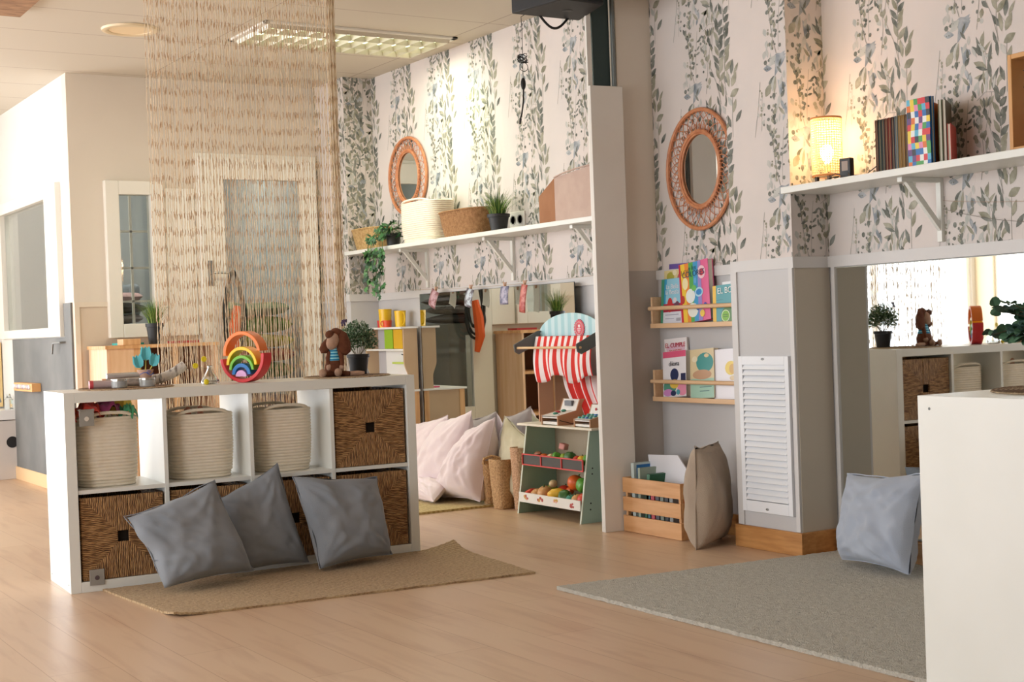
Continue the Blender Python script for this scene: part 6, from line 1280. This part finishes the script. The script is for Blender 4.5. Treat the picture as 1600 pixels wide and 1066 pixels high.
# things seen through the door pane and the small window
rr = random.Random(31)
def stack(x, y, items, z=.0, w=.46, d=.5, base='folded blanket', grp=''):
    for (nm, c, h, wj) in items:
        f = MB(); ww = w + wj
        f.grid(lambda u, v: (ww/2*(2*u - 1)*(1 - .04*abs(2*v-1)**3), d/2*(2*v - 1), h/2 + h*.5*(max(0, (1 - abs(2*u-1)**4)*(1 - abs(2*v-1)**4)))**.4 + .006*sin(u*9 + z*40)), 18, 14); f.grid(lambda u, v: (ww/2*(2*u - 1)*(1 - .04*abs(2*v-1)**3), d/2*(2*v - 1), h/2 - h*.5*(max(0, (1 - abs(2*u-1)**4)*(1 - abs(2*v-1)**4)))**.4), 18, 14)
        o = f.build('folded_cushion', mat('cush_%d_%d_%d' % c, c, .9, c2=tuple(min(255, int(k*1.25)) for k in c), scale=18), ang=180); o.location = (x + rr.uniform(-.02, .02), y, z); z += h*1.03; tag(o, nm, 'cushion', grp)
# cupboard as a stand
f = MB(); f.box((3.2, 9.25, 0), (4.08, 9.85, .42)); o = f.build('low_bench', mat('bench_grey', (150, 146, 136), .7), bevel=.004); center(o); tag(o, 'low grey bench behind the glass door, carrying folded cushions', 'bench')
stack(3.70, 9.55, [('dusty pink folded cushion at the bottom of the pile behind the door', (168, 128, 124), .12, 0), ('beige folded cushion in the pile behind the door', (176, 158, 128), .10, .02), ('green folded cushion in the lower half of the pile behind the door', (104, 132, 76), .11, .0), ('red folded cushion in the pile behind the door', (172, 84, 70), .10, -.02), ('yellow folded cushion in the pile behind the door', (198, 180, 92), .10, .02), ('olive green folded cushion near the top of the pile behind the door', (112, 138, 66), .12, 0), ('dull green folded cushion on top of the pile behind the door', (112, 126, 92), .10, -.05)], z=.421, w=.62, grp='folded cushions behind the glass door')
f = MB(); f.grid(lambda u, v: (3.55 + u*.4, 10.85 + .03*sin(u*22), .3 + v*1.9), 40, 2); o = f.build('hanging_sheet', mat('grey_blue_sheet', (150, 162, 170), .9), ang=180); md = o.modifiers.new('t', 'SOLIDIFY'); md.thickness = .003; center(o); tag(o, 'grey-blue hanging sheet in the room behind the glass door', 'curtain')
f = MB(); f.box((2.42, 9.45, 0), (2.98, 9.9, .99)); o = f.build('storage_rack', mat('bench_grey2', (120, 116, 108), .7), bevel=.004); center(o); tag(o, 'grey rack behind the small inner window, carrying patterned pillows', 'rack')
stack(2.72, 9.68, [('black and white folded pillow at the bottom behind the small window', (70, 66, 66), .07, 0), ('grey striped folded pillow behind the small window', (150, 140, 138), .07, 0), ('dark folded pillow in the middle behind the small window', (62, 56, 58), .07, .02), ('dusty pink folded pillow on top behind the small window', (176, 142, 138), .08, -.04)], z=.991, w=.50, grp='folded pillows behind the small window')
t = thing('office_chair', 'grey swivel chair behind the glass of the left window', 'chair', (3.3, 10.35, 0)); gch = mat('chair_grey', (124, 130, 134), .7)
f = MB(); f.cyl((0, 0, .05), (0, 0, .95), .03, n=12); f.build('post', steel, t); f = MB(); f.box((-.22, -.26, .95), (.22, .26, 1.02)); f.build('seat', gch, t, bevel=.03, seg=3); f = MB(); f.box((-.26, -.30, 1.12), (-.18, .30, 1.36)); f.build('backrest', gch, t, bevel=.035, seg=3); f = MB(); f.cyl((0, 0, 0), (0, 0, .05), .25, n=5); f.build('foot', steel, t)
t = thing('floor_pad', 'bright lime green pad seen through the left window', 'pad', (3.0, 10.6, .0)); f = MB(); f.cyl((0, 0, 0), (0, 0, 1.045), .02, n=10); f.build('stand', steel, t); f = MB(); f.ell((0, 0, 1.075), (.10, .16, .03), 16); f.build('pad', mat('lime_pad', (178, 206, 92), .7), t)
